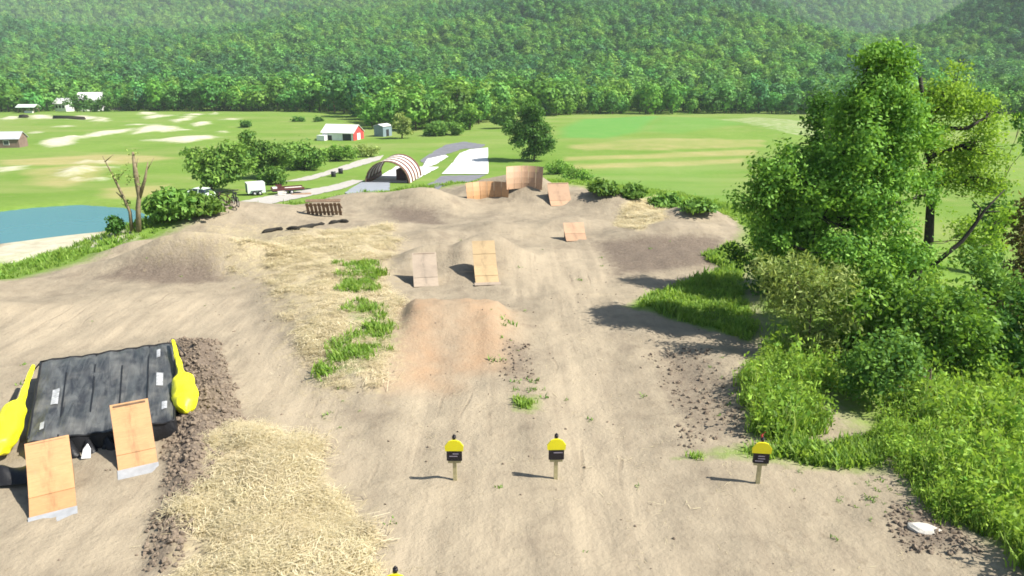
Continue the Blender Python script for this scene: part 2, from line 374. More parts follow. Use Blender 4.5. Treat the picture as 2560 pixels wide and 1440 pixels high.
# ------------------------------------------------------------------ ground sheet
def axis(dense_a, dense_b, step, lo, hi, grow=1.035, cap=26.0):
    mid = list(np.arange(dense_a, dense_b + 1e-6, step)); up = []; s = step; p = dense_b
    while p < hi: s = min(s * grow, cap, max(step, 0.012 * abs(p) + 0.2)); p += s; up.append(p)
    dn = []; s = step; p = dense_a
    while p > lo: s = min(s * grow, cap, max(step, 0.012 * abs(p) + 0.2)); p -= s; dn.append(p)
    return np.array(dn[::-1] + mid + up)
gx = axis(-21, 17, 0.2, -2600, 2600); gy = axis(7, 66, 0.2, -70, 3300, cap=30)
GX, GY = np.meshgrid(gx, gy)
GZ = H(GX, GY)
nx, ny = len(gx), len(gy)
co = np.stack([GX.ravel(), GY.ravel(), GZ.ravel()], 1).astype(np.float32)
ii = np.arange(nx * ny).reshape(ny, nx)
quads = np.stack([ii[:-1, :-1], ii[:-1, 1:], ii[1:, 1:], ii[1:, :-1]], -1).reshape(-1, 4).astype(np.int32)
def np_mesh(name, co, quads, mats, smooth_=True, attrs=None, mat_idx=None):
    me = bpy.data.meshes.new(name); nv, nf = len(co), len(quads)
    k = quads.shape[1]
    me.vertices.add(nv); me.vertices.foreach_set('co', co.astype(np.float32).ravel())
    me.loops.add(nf * k); me.loops.foreach_set('vertex_index', quads.astype(np.int32).ravel())
    me.polygons.add(nf); me.polygons.foreach_set('loop_start', np.arange(0, nf * k, k, dtype=np.int32))
    me.polygons.foreach_set('use_smooth', np.full(nf, smooth_))
    for m in mats: me.materials.append(m)
    if mat_idx is not None: me.polygons.foreach_set('material_index', mat_idx.astype(np.int32))
    me.update(calc_edges=True)
    for n_, a in (attrs or {}).items():
        at_ = me.attributes.new(n_, 'FLOAT', 'POINT'); at_.data.foreach_set('value', a.astype(np.float32).ravel())
    return me

X, Y = GX.ravel(), GY.ravel()
def pm(P, e=0.5):
    P = np.asarray(P); lo = P.min(0) - 3 * e - 1; hi = P.max(0) + 3 * e + 1
    out = np.zeros(X.shape); s = (X > lo[0]) & (X < hi[0]) & (Y > lo[1]) & (Y < hi[1])
    if s.any(): out[s] = smooth(-e, e, poly_sd(X[s], Y[s], P))
    return out
sdP = poly_sd(X, Y, PLATEAU)
m_grass = 1 - smooth(-3.0, 1.2, sdP + 2.2 * fbm(X, Y, 0.25, 3, 60))
# earth also shows on the outer bank toward the pond and the end of the spur
m_grass *= 1 - smooth(-13, -8.0, poly_sd(X, Y, POND)) * (Y < 84)
m_grass *= 1 - 0.9 * pm(W([(1650, 560), (1700, 530), (1810, 525), (1850, 560), (1830, 600), (1690, 590)]), 0.8)
for P in GREEN_MID: m_grass = np.maximum(m_grass, 0.62 * pm(P, 0.9))
for q in ([(1560, 770), (1700, 700), (1850, 660), (1900, 820), (1880, 850), (1700, 800)], [(1860, 900), (2000, 880), (2060, 1050), (2000, 1110), (1870, 1100)],
          [(1680, 1150), (1850, 1120), (2200, 1090), (2220, 1180), (2000, 1165), (1860, 1150)], [(1280, 1000), (1350, 1000), (1340, 1030), (1290, 1030)],
          [(1830, 600), (1880, 640), (1850, 700), (1760, 640)]):
    m_grass = np.maximum(m_grass, 0.85 * pm(W(q), 0.5))
m_straw = np.maximum.reduce([0.75 * pm(STRAW_BANK, 1.2), 0.62 * pm(STRAW_MID, 1.8), pm(STRAW_FAR, 0.6), 0.45 * pm(W([(380, 640), (520, 560), (700, 560), (900, 580), (700, 620), (540, 640)]), 1.5)])
for P in GREEN_MID: m_straw *= 1 - 0.8 * pm(P, 0.4)
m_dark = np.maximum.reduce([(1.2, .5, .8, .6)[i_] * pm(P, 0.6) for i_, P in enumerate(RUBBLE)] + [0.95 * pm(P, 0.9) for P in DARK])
TRACKS = [W([(330, 745), (600, 740), (700, 860), (880, 1060), (930, 1210), (700, 1060), (610, 960), (560, 850), (430, 820)]), W([(0, 780), (330, 745), (430, 820), (300, 850), (0, 900)]),
          W([(1010, 960), (1100, 960), (1130, 1440), (960, 1440)]), W([(1150, 940), (1230, 940), (1300, 1440), (1160, 1440)]), W([(1370, 700), (1470, 700), (1560, 1080), (1700, 1440), (1420, 1440), (1390, 1080)]),
          W([(1260, 640), (1500, 600), (1540, 680), (1500, 740), (1280, 740)]), W([(30, 1300), (230, 1280), (380, 1200), (390, 1440), (0, 1440)])]
m_track = np.maximum.reduce([pm(P, 0.7) for P in TRACKS])
m_orange = np.maximum.reduce([pm(P, 1.3) for P in ORANGE])
m_sand = np.maximum.reduce([pm(q, 3.2) for q in SANDW])
m_sand = np.maximum(m_sand, 0.33 * pm(far_poly([(1790, 298), (1900, 292), (2040, 305), (2060, 345), (1960, 335)]), 4))
m_sand = np.maximum(m_sand, .75 * pm(W([(-60, 640), (0, 612), (130, 590), (270, 583), (340, 598), (210, 618), (0, 655), (-60, 670)]), 1.0))
m_tan = np.maximum.reduce([0.4 * pm(far_poly([(1420, 362), (1640, 345), (1910, 350), (1910, 366), (1640, 376), (1430, 374)]), 2),
                           0.5 * pm(far_poly([(1410, 392), (1640, 384), (1890, 372), (1890, 388), (1640, 396), (1410, 402)]), 1.5),
                           0.5 * pm(far_poly([(1420, 412), (1860, 396), (1860, 408), (1420, 424)]), 1.5),
                           0.6 * pm(far_poly([(0, 400), (250, 385), (450, 395), (300, 412), (0, 414)]), 3),
                           0.55 * pm(far_poly([(260, 470), (420, 462), (440, 480), (330, 500), (250, 495)]), 2),
                           0.5 * pm(far_poly([(60, 425), (250, 405), (260, 440), (150, 470), (80, 460)]), 3)])
m_bright = np.maximum.reduce([pm(far_poly([(1405, 320), (1460, 298), (1650, 290), (1600, 330), (1510, 346), (1405, 344)]), 4),
                              0.3 * pm(far_poly([(1400, 440), (1600, 400), (1860, 400), (1860, 520), (1600, 480)]), 8), 0.5 * pm(far_poly([(1650, 290), (1780, 295), (1870, 310), (1700, 335), (1600, 330)]), 4)])
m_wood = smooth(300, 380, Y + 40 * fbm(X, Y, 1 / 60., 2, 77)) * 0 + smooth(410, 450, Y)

g = NT('ground_earth_and_grass')
fine = g.noise(9.0, 6, 0.65); med = g.noise(1.1, 5, 0.6); big = g.noise(0.17, 4, 0.55); clump = g.noise(3.2, 5, 0.62)
wide = g.noise(0.035, 4, 0.6)
dirt = g.mix(g.remap(med, 0.3, 0.7), lin(0.288, 0.243, 0.176), lin(0.209, 0.175, 0.127))
dirt = g.mix(g.remap(big, 0.45, 0.72, 0, 0.75), dirt, lin(0.326, 0.272, 0.192))
dirt = g.mix(g.remap(clump, 0.58, 0.75, 0, 0.6), dirt, lin(0.15, 0.118, 0.086))
dirt = g.mix(g.remap(fine, 0.6, 0.75, 0, 0.5), dirt, lin(0.36, 0.305, 0.225))
streak = g.noise(1.0, 5, 0.6, g.scaled(2.6, 0.16, 1.0), 0.4)
dirt = g.mix(g.remap(streak, 0.5, 0.72, 0, 0.3), dirt, lin(0.175, 0.138, 0.10))
splot = g.noise(0.55, 5, 0.65); dirt = g.mix(g.remap(splot, 0.56, 0.7, 0, 0.5), dirt, lin(0.18, 0.145, 0.108))
trk = g.math('MULTIPLY', g.attr('m_track'), g.remap(streak, 0.35, 0.6, 0.95, 0.35))
dirt = g.mix(trk, dirt, lin(0.345, 0.287, 0.205))
sx_ = g.n.new('ShaderNodeSeparateXYZ'); g.lk(g.co, sx_.inputs[0])
wob = g.noise(0.09, 3, 0.5); un = g.math('ADD', g.math('MULTIPLY', sx_.outputs[0], 1.15), g.math('MULTIPLY', wob, 4.0))
ln_ = g.math('ABSOLUTE', g.math('SUBTRACT', g.math('FRACT', un), 0.5)); rut = g.math('MULTIPLY', g.remap(ln_, 0.02, 0.075, 1.0, 0.0), g.remap(g.noise(0.32, 4, 0.6), 0.53, 0.66))
rut = g.math('MULTIPLY', rut, g.math('ADD', g.attr('m_track'), 0.25, True), True)
dirt = g.mix(g.math('MULTIPLY', rut, 0.35), dirt, lin(0.155, 0.118, 0.082))
def layer(base, mask, col, k=1.6, a=1.5, nz=None):
    f = g.math('ADD', g.math('MULTIPLY', g.math('SUBTRACT', mask, 0.5), k), g.math('MULTIPLY', g.math('SUBTRACT', nz or clump, 0.5), a))
    return g.mix(g.math('ADD', f, 0.5, True), base, col)
orange_c = lin(0.345, 0.228, 0.138)
dirt = g.mix(g.math('MULTIPLY', g.attr('m_orange'), g.remap(med, 0.3, 0.7, 0.55, 1.0)), dirt, orange_c)
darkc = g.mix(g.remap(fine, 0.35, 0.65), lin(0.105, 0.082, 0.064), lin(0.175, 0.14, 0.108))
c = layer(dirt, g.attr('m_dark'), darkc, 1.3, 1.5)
stc = g.mix(g.remap(fine, 0.3, 0.7), lin(0.27, 0.22, 0.125), lin(0.47, 0.40, 0.245))
c = layer(c, g.attr('m_straw'), stc, 1.5, 1.9)
lawn = g.mix(g.remap(wide, 0.35, 0.65), lin(0.118, 0.205, 0.030), lin(0.165, 0.245, 0.05))
lawn = g.mix(g.remap(med, 0.35, 0.7, 0, 0.6), lawn, lin(0.10, 0.175, 0.024))
band = g.noise(1.0, 4, 0.55, g.scaled(0.018, 0.07, 0.05)); lawn = g.mix(g.remap(band, 0.48, 0.66, 0, 0.5), lawn, lin(0.225, 0.25, 0.085))
lawn = g.mix(g.remap(big, 0.55, 0.72, 0, 0.3), lawn, lin(0.25, 0.25, 0.10))
c = layer(c, g.attr('m_grass'), lawn, 1.7, 1.3)
c = layer(c, g.attr('m_bright'), g.mix(g.remap(big, 0.3, 0.7), lin(0.095, 0.24, 0.045), lin(0.12, 0.25, 0.055)), 1.3, 0.4, big)
c = layer(c, g.attr('m_tan'), g.mix(g.remap(med, 0.3, 0.7), lin(0.33, 0.26, 0.11), lin(0.42, 0.33, 0.18)), 1.2, 0.7, big)
c = layer(c, g.attr('m_sand'), g.mix(g.remap(med, 0.3, 0.7), lin(0.52, 0.49, 0.38), lin(0.38, 0.35, 0.25)), 1.6, 1.7, g.noise(0.42, 5, 0.65))
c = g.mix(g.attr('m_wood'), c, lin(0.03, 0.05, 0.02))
g.lk(c, g.b.inputs['Base Color']); g.b.inputs['Roughness'].default_value = 0.95; g.b.inputs['Specular IOR Level'].default_value = 0.1
hh = g.math('ADD', g.math('MULTIPLY', clump, 0.6), g.math('MULTIPLY', fine, 0.35))
hh = g.math('SUBTRACT', hh, g.math('MULTIPLY', rut, 0.16)); g.bump(hh, 0.6, 0.16)
gme = np_mesh('ground', co, quads, [g.m], True, {'m_grass': m_grass, 'm_straw': m_straw, 'm_dark': m_dark, 'm_orange': m_orange, 'm_track': m_track, 'm_sand': m_sand, 'm_tan': m_tan, 'm_bright': m_bright, 'm_wood': m_wood})
tag(link('ground', gme), 'bare dirt jump park on a spur above green fields and hills', 'ground', kind='structure')

# ------------------------------------------------------------------ pond, roads, slabs
def sheet(name, poly, m, dz=0.05, step=1.0, label=None, flat=None):
    P = np.asarray(poly, float); lo = P.min(0); hi = P.max(0)
    nx_ = int((hi[0] - lo[0]) / step) + 2; ny_ = int((hi[1] - lo[1]) / step) + 2
    xs = lo[0] + np.arange(nx_) * step; ys = lo[1] + np.arange(ny_) * step
    A, B = np.meshgrid(xs, ys); ins = poly_sd(A, B, P) > 0
    # clamp nodes just outside onto the outline so that the edge is clean
    sd = poly_sd(A, B, P); keep = sd > -step * 0.75
    for k in range(3):
        e = 0.05
        gxx = (poly_sd(A + e, B, P) - poly_sd(A - e, B, P)) / (2 * e); gyy = (poly_sd(A, B + e, P) - poly_sd(A, B - e, P)) / (2 * e)
        s_ = np.where((sd < 0) & keep, -sd, 0); A = A + gxx * s_; B = B + gyy * s_; sd = poly_sd(A, B, P)
    Z = (H(A, B) + dz) if flat is None else np.full(A.shape, flat)
    idx = np.arange(nx_ * ny_).reshape(ny_, nx_)
    f = keep[:-1, :-1] & keep[:-1, 1:] & keep[1:, 1:] & keep[1:, :-1]
    q = np.stack([idx[:-1, :-1], idx[:-1, 1:], idx[1:, 1:], idx[1:, :-1]], -1)[f]
    me = np_mesh(name, np.stack([A.ravel(), B.ravel(), Z.ravel()], 1), q, [m])
    return tag(link(name, me), label, None, kind='structure')

w = NT('pond_water')
w.b.inputs['Base Color'].default_value = lin(0.05, 0.165, 0.185); w.b.inputs['Roughness'].default_value = 0.22
w.b.inputs['IOR'].default_value = 1.33
wv = w.noise(1.2, 3, 0.5); w.bump(wv, 0.12, 0.05)
sheet('pond_water', POND, w.m, label='blue green pond below the left end of the dirt', flat=POND_Z, step=0.9)
M['gravel'] = mat('gravel', (0.40, 0.375, 0.34), 0.95, 0.2, 0.9, bump=0.3)
M['asphalt'] = mat('worn_asphalt', (0.17, 0.17, 0.19), 0.9, 0.25, 0.6)
M['concrete'] = mat('white_concrete', (0.60, 0.59, 0.575), 0.9, 0.12, 0.5)
M['concrete_grey'] = mat('grey_concrete', (0.26, 0.28, 0.31), 0.85, 0.15, 0.5)
sheet('gravel_road', far_poly([(560, 512), (640, 496), (720, 482), (820, 466), (880, 450), (910, 452), (860, 472), (760, 494), (660, 514), (600, 520)]), M['gravel'], 0.06, 0.8, 'pale gravel road running past the parked trailer')
sheet('gravel_yard', far_poly([(700, 455), (790, 436), (900, 400), (960, 388), (950, 400), (850, 430), (770, 452)]), M['gravel'], 0.06, 1.0, 'gravel track leading to the hoop shelter')
sheet('asphalt_road', far_poly([(1050, 402), (1085, 378), (1115, 362), (1160, 354), (1215, 362), (1200, 372), (1160, 372), (1120, 385), (1080, 405), (1060, 412)]), M['asphalt'], 0.06, 1.2, 'dark asphalt road beyond the concrete pads')
sheet('concrete_pad', far_poly([(1104, 436), (1150, 384), (1175, 374), (1220, 370), (1222, 436)]), M['concrete'], 0.12, 0.8, 'large white concrete pad right of the shelter')
sheet('concrete_pad', far_poly([(1052, 424), (1068, 398), (1112, 388), (1122, 392), (1090, 412)]), M['concrete'], 0.12, 0.8, 'small white concrete pad beside the shelter')
sheet('asphalt_apron', far_poly([(1060, 466), (1104, 440), (1215, 437), (1190, 450), (1130, 462), (1090, 480)]), M['asphalt'], 0.06, 0.8, 'grey asphalt apron below the white pad')
sheet('concrete_slab', far_poly([(862, 482), (905, 456), (975, 458), (975, 470), (940, 490)]), M['concrete_grey'], 0.12, 0.7, 'blue grey concrete slab in front of the shelter')

sl = hit(968, 458, base_h)
sheet('gravel_floor', [(sl.x - 3.3, sl.y + .4), (sl.x + 3.6, sl.y + .4), (sl.x + 6.5, sl.y + 26), (sl.x - 2.5, sl.y + 26)], M['concrete'], 0.1, 0.8, 'pale floor running through the hoop shelter')
# ------------------------------------------------------------------ foliage
def leaf_cards(rng, cen, out, size, aspect=0.55, up=0.35, jit=0.8, tint=None, droop=0.0, ow=0.55):
    n = len(cen)
    nrm = out * ow + np.array([0, 0, up]) + rng.normal(0, jit, (n, 3)); nrm /= np.linalg.norm(nrm, axis=1)[:, None]
    t = rng.normal(0, 1, (n, 3)); t[:, 2] -= droop
    t -= nrm * (t * nrm).sum(1)[:, None]; t /= np.linalg.norm(t, axis=1)[:, None]
    b = np.cross(nrm, t); L = (size * rng.uniform(0.65, 1.35, n))[:, None]; Wd = L * aspect
    v = np.stack([cen - t * L * .5, cen + b * Wd * .5, cen + t * L * .5, cen - b * Wd * .5], 1).reshape(-1, 3)
    q = np.arange(n * 4).reshape(n, 4)
    return v, q, np.repeat(tint, 4)

def crown_pts(rng, blobs, n_clumps, per, spread, shell=0.4, lump=0.25):
    B = np.array(blobs, float); wts = (B[:, 3] * B[:, 4] * B[:, 5]) ** 0.75; wts /= wts.sum()
    k = rng.choice(len(B), n_clumps, p=wts)
    d = rng.normal(0, 1, (n_clumps, 3)); d /= np.linalg.norm(d, axis=1)[:, None]
    r = rng.uniform(0.05, 1, n_clumps) ** shell * (1 + rng.normal(0, lump * 0.5, n_clumps))
    c = B[k, :3] + d * B[k, 3:] * r[:, None]
    ct = rng.uniform(0, 1, n_clumps)
    cen = np.repeat(c, per, 0) + rng.normal(0, spread, (n_clumps * per, 3)) * np.array([1, 1, 0.7])
    out = np.repeat(d, per, 0)
    tint = np.clip(np.repeat(ct, per) * 0.75 + rng.uniform(-0.1, 0.35, n_clumps * per), 0, 1)
    return cen, out, tint, c

def split_blobs(rng, blobs, n=6):
    out = []
    for b in blobs:
        b = np.array(b, float); out.append(tuple(np.concatenate([b[:3], b[3:] * .62])))
        for k in range(n):
            d = rng.normal(0, 1, 3); d /= np.linalg.norm(d); q = rng.uniform(.3, .52)
            out.append(tuple(np.concatenate([b[:3] + d * b[3:] * rng.uniform(.6, .9), np.full(3, q) * b[3:].mean() * np.array([1, 1, .8])])))
    return out
def blob_crown(rng, blobs, n_clumps, per, spread, size, m, name='crown', aspect=0.55, shell=0.4, up=0.35, jit=0.8, droop=0.0, lump=0.25, zmin=None, ow=0.55):
    cen, out, tint, cl = crown_pts(rng, blobs, n_clumps, per, spread, shell, lump)
    if zmin is not None: cen[:, 2] = np.maximum(cen[:, 2], zmin + rng.uniform(0, .3, len(cen)))
    v, q, tn = leaf_cards(rng, cen, out, size, aspect, up, jit, tint, droop, ow)
    return np_mesh(name, v, q, [m], False, {'tint': tn}), cl

def limb_mesh(rng, trunk, blobs, cl, r0, m, n_twigs=40, tw=0.03, limb_r=0.45):
    mb = MB(); T = [Vector(p) for p in trunk]
    mb.tube(T, [r0 * (1 - 0.72 * i / max(len(T) - 1, 1)) for i in range(len(T))], 8)
    ends = []
    for b in blobs:
        c = Vector(b[:3]); hgt = max(0.15, min(0.92, (c.z - b[5] * 0.9) / max(T[-1].z, 0.1)))
        f = hgt * (len(T) - 1); i = min(int(f), len(T) - 2); s = T[i].lerp(T[i + 1], f - i)
        mid = s.lerp(c, 0.5) + Vector((rng.normal(0, .12), rng.normal(0, .12), -0.08)) * (c - s).length
        rr = r0 * limb_r
        mb.tube([s, mid, c], [rr, rr * 0.7, rr * 0.35], 6); ends.append((mid, c, rr))
    if len(cl):
        for k in rng.choice(len(cl), min(n_twigs, len(cl)), replace=False):
            p = Vector(cl[k]); e = min(ends, key=lambda q: (q[1] - p).length); s = e[0].lerp(e[1], rng.uniform(0.3, 1))
            mb.tube([s, s.lerp(p, .55) + Vector(rng.normal(0, .1, 3)), p], [tw, tw * .7, tw * .3], 4, False)
    return mb.mesh('trunk', m)

def plant(name, loc, blobs, trunk, r0, clumps, per, spread, size, mleaf, mbark, label, cat, seed, group=None, crown='crown', **kw):
    rng = np.random.default_rng(seed); tw = kw.pop('twigs', 40); twr = kw.pop('tw', 0.03); lr = kw.pop('limb_r', .45)
    root = empty(name, loc, 0, label, cat, group)
    cm, cl = blob_crown(rng, split_blobs(rng, blobs), clumps, per, spread, size, mleaf, crown, **kw)
    link(crown, cm, root)
    link('trunk' if cat == 'tree' else 'stem', limb_mesh(rng, trunk, blobs, cl, r0, mbark, tw, twr, lr), root)
    return root

# geometry-node scatter for masses nobody could count
def scatter(name, pts, rot, scl, idx, sources, label, cat):
    n = len(pts); me = bpy.data.meshes.new(name); me.vertices.add(n); me.vertices.foreach_set('co', np.asarray(pts, np.float32).ravel())
    for an, ty, d, key in (('rot', 'FLOAT_VECTOR', rot, 'vector'), ('scl', 'FLOAT_VECTOR', scl, 'vector'), ('idx', 'INT', idx, 'value')):
        a = me.attributes.new(an, ty, 'POINT'); a.data.foreach_set(key, np.asarray(d, np.int32 if ty == 'INT' else np.float32).ravel())
    c = bpy.data.collections.new(name + '_kinds')
    for s in sources: c.objects.link(s)
    o = link(name, me); tag(o, label, cat, kind='stuff')
    ng = bpy.data.node_groups.new(name, 'GeometryNodeTree')
    ng.interface.new_socket('Geometry', in_out='INPUT', socket_type='NodeSocketGeometry'); ng.interface.new_socket('Geometry', in_out='OUTPUT', socket_type='NodeSocketGeometry')
    N, L = ng.nodes, ng.links
    gi = N.new('NodeGroupInput'); go = N.new('NodeGroupOutput'); mp = N.new('GeometryNodeMeshToPoints'); ip = N.new('GeometryNodeInstanceOnPoints')
    ci = N.new('GeometryNodeCollectionInfo'); ci.inputs['Collection'].default_value = c; ci.inputs['Separate Children'].default_value = True; ci.inputs['Reset Children'].default_value = True
    def na(t, nm):
        k = N.new('GeometryNodeInputNamedAttribute'); k.data_type = t; k.inputs['Name'].default_value = nm; return k.outputs['Attribute']
    er = N.new('FunctionNodeEulerToRotation')
    L.new(gi.outputs[0], mp.inputs[0]); L.new(mp.outputs[0], ip.inputs['Points']); L.new(ci.outputs[0], ip.inputs['Instance'])
    ip.inputs['Pick Instance'].default_value = True
    L.new(na('INT', 'idx'), ip.inputs['Instance Index']); L.new(na('FLOAT_VECTOR', 'rot'), er.inputs[0]); L.new(er.outputs[0], ip.inputs['Rotation'])
    L.new(na('FLOAT_VECTOR', 'scl'), ip.inputs['Scale']); L.new(ip.outputs[0], go.inputs[0])
    mo = o.modifiers.new('scatter', 'NODES'); mo.node_group = ng
    return o

def loose(name, me): return bpy.data.objects.new(name, me)

# ---- forest kinds
rngF = np.random.default_rng(11)
KINDS = []
for k in range(9):
    r = np.random.default_rng(100 + k); hgt = r.uniform(9.5, 13.0); rad = r.uniform(3.8, 5.4)
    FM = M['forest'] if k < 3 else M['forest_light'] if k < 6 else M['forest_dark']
    bl = [(0, 0, hgt * .52, rad * .8, rad * .8, hgt * .47)]
    for j in range(r.integers(4, 7)):
        a = r.uniform(0, 6.28); q = rad * r.uniform(.35, .6)
        bl.append((math.cos(a) * q, math.sin(a) * q, hgt * r.uniform(.42, .82), rad * r.uniform(.4, .6), rad * r.uniform(.4, .6), hgt * r.uniform(.15, .22)))
    cm, cl = blob_crown(r, bl, 190, 5, 0.42, 1.0, FM, 'crown', aspect=0.85, shell=0.2, up=0.2, jit=0.28, ow=1.0)
    tb = MB(); tb.tube([(0, 0, -1.2), (.1, 0, hgt * .3), (0, .1, hgt * .7)], [.26, .2, .08], 6)
    for j in range(3):
        b = bl[1 + j]; tb.tube([(.05, 0, hgt * .32), b[:3]], [.12, .05], 4, False)
    tm = tb.mesh('trunk', M['bark'])
    jo = MB(); jo.v = list(tb.v); jo.f = list(tb.f); jo.sm = list(tb.sm)
    cv = np.empty(len(cm.vertices) * 3, np.float32); cm.vertices.foreach_get('co', cv); cv = cv.reshape(-1, 3)
    tn = np.empty(len(cv), np.float32); cm.attributes['tint'].data.foreach_get('value', tn)
    tv = np.array([tuple(p) for p in tb.v]); tq = np.array([f for f in tb.f if len(f) == 4])
    allv = np.vstack([cv, tv]); allq = np.vstack([np.arange(len(cv)).reshape(-1, 4), tq + len(cv)])
    jm = np_mesh('forest_tree_kind', allv, allq, [FM, M['bark']], False, {'tint': np.concatenate([tn, np.zeros(len(tv))])}, np.concatenate([np.zeros(len(cv) // 4), np.ones(len(tq))]))
    KINDS.append((cm, tm, jm))

def edge_of_wood(x):
    return np.interp(x, [-400, -160, -105, -62, -48, -34, -20, -10, 2, 20, 60, 130, 240, 400], [345, 340, 336, 296, 246, 232, 240, 256, 286, 300, 318, 322, 312, 330])
cand = []
for (y0, y1, s) in ((226, 420, 7.2), (420, 900, 8.6), (900, 1500, 9.2), (1500, 2600, 11.5)):
    ys = np.arange(y0, y1, s)
    for yy in ys:
        hw = 0.86 * yy; xs = np.arange(-hw, hw, s)
        cand.append(np.stack([xs + rngF.uniform(-.42, .42, len(xs)) * s, yy + rngF.uniform(-.42, .42, len(xs)) * s], 1))
cand = np.vstack(cand)
cand = cand[cand[:, 1] > edge_of_wood(cand[:, 0]) + 10 * fbm(cand[:, 0], cand[:, 1], 1 / 25., 2, 90)]
for hx, hy in ((-201, 372), (-212, 358)):
    cand = cand[~((np.abs(cand[:, 0] - hx * cand[:, 1] / hy) < 8) & (cand[:, 1] > 334) & (cand[:, 1] < hy + 12))]
cz = H(cand[:, 0], cand[:, 1])
big = rngF.uniform(0.72, 1.32, len(cand)) * np.where(cand[:, 1] > 420, 1.04, .9) * np.where(cand[:, 1] > 1500, 1.3, 1.0) * (1 + 0.35 * fbm(cand[:, 0], cand[:, 1], 1 / 90., 2, 93))
def proj(x, y, z):
    dz = z - CAM_Z; D = y * math.cos(PITCH) - dz * math.sin(PITCH); U = y * math.sin(PITCH) + dz * math.cos(PITCH)
    return 1280 + FPX * x / D, 720 - FPX * U / D, D
px, py, dep = proj(cand[:, 0], cand[:, 1], cz + 11 * big)
ok = (px > -330) & (px < 2890) & (py > -420)
cand, cz, big, px, py, dep = (a[ok] for a in (cand, cz, big, px, py, dep))
vis = np.ones(len(cand), bool)                              # leave out what the ridges hide
for t in np.linspace(0.25, 0.985, 46):
    vis &= H(cand[:, 0] * t, cand[:, 1] * t) < CAM_Z + (cz + 16 * big - CAM_Z) * t + 4
cand, cz, big, px, py, dep = (a[vis] for a in (cand, cz, big, px, py, dep))
order = np.argsort(dep + np.where((px > -20) & (px < 2580), 0, 500))
tone_ = 2.6 * fbm(cand[:, 0], cand[:, 1] * .7, 1 / 130., 3, 97) + rngF.normal(0, .42, len(cand)) - .5 * (1 - smooth(400, 520, cand[:, 1])) + .05 + .9 * smooth(430, 500, cand[:, 0]) * smooth(560, 640, cand[:, 1]) * (1 - smooth(1000, 1150, cand[:, 1])) - .7 * smooth(1250, 1450, cand[:, 1])  # species patches, plus slope shade (right hill) and haze (far hill) as leaf colour
kd = np.where(tone_ < -.35, 3, np.where(tone_ > .42, 6, 0)) + rngF.integers(0, 3, len(cand)); rz = rngF.uniform(0, 6.28, len(cand))
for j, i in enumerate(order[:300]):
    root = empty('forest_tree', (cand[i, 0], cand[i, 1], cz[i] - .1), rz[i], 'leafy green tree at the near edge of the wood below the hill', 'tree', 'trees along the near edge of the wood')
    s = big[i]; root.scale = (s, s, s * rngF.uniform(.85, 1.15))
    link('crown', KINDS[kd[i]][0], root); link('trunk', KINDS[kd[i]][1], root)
rest = order[300:]
sc3 = np.stack([big[rest], big[rest], big[rest] * rngF.uniform(.8, 1.15, len(rest))], 1)
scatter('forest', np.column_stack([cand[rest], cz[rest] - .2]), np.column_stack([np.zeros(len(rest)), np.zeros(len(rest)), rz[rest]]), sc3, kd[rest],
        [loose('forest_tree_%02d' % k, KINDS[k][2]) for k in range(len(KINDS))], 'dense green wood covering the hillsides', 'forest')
print('forest trees', len(cand))

# ------------------------------------------------------------------ grass, weeds, straw, clods
def blade_tuft(seed, n, hgt, wid, spread, m, lean=0.45):
    r = np.random.default_rng(seed); V = []; Q = []; T = []
    for k in range(n):
        a = r.uniform(0, 6.28); b = np.array([r.normal(0, spread), r.normal(0, spread), -.03]); d = np.array([math.cos(a), math.sin(a), 0]); s = np.array([-d[1], d[0], 0])
        h_ = hgt * r.uniform(.5, 1.2); ln = lean * r.uniform(.2, 1.2) * h_; w_ = wid * r.uniform(.7, 1.3)
        p1 = b + d * ln * .3 + np.array([0, 0, h_ * .6]); p2 = b + d * ln + np.array([0, 0, h_])
        o = len(V); V += [b - s * w_ * .5, b + s * w_ * .5, p1 + s * w_ * .6, p1 - s * w_ * .6, p2 + s * w_ * .08, p2 - s * w_ * .08]
        Q += [(o, o + 1, o + 2, o + 3), (o + 3, o + 2, o + 4, o + 5)]; T += [r.uniform(0, 1)] * 6
    return np_mesh('tuft', np.array(V), np.array(Q), [m], False, {'tint': np.array(T)})
def straw_mat(seed, n, m):
    r = np.random.default_rng(seed); V = []; Q = []; T = []
    for k in range(n):
        c = np.array([r.normal(0, .16), r.normal(0, .16), abs(r.normal(0.01, .022))]); a = r.normal(0.6, .9); L = r.uniform(.08, .25)
        d = np.array([math.cos(a), math.sin(a), r.normal(0, .22)]) * L * .5; s = np.array([-math.sin(a), math.cos(a), 0]) * r.uniform(.0025, .006)
        o = len(V); V += [c - d - s, c - d + s, c + d + s, c + d - s]; Q.append((o, o + 1, o + 2, o + 3)); T += [r.uniform(0, 1)] * 4
    return np_mesh('straw_wisp', np.array(V), np.array(Q), [m], False, {'tint': np.array(T)})
def clod(seed):
    r = np.random.default_rng(seed); mb = MB()
    import bmesh
    bm = bmesh.new(); bmesh.ops.create_icosphere(bm, subdivisions=1, radius=1)
    for v in bm.verts: v.co = v.co * r.uniform(.6, 1.25); v.co.z *= .75
    me = bpy.data.meshes.new('clod'); bm.to_mesh(me); bm.free(); me.materials.append(M['clod']); return me
def pts_in(poly, n, rng, sdmin=-0.2, amp=0.5, sc=1.2):
    P = np.asarray(poly); lo = P.min(0) - .3; hi = P.max(0) + .3; out = []
    tot = 0
    while tot < n:
        q = rng.uniform(lo, hi, (n * 2, 2)); q = q[poly_sd(q[:, 0], q[:, 1], P) + amp * fbm(q[:, 0], q[:, 1], sc, 3, 4) > sdmin]; out.append(q); tot += len(q)
    return np.vstack(out)[:n]
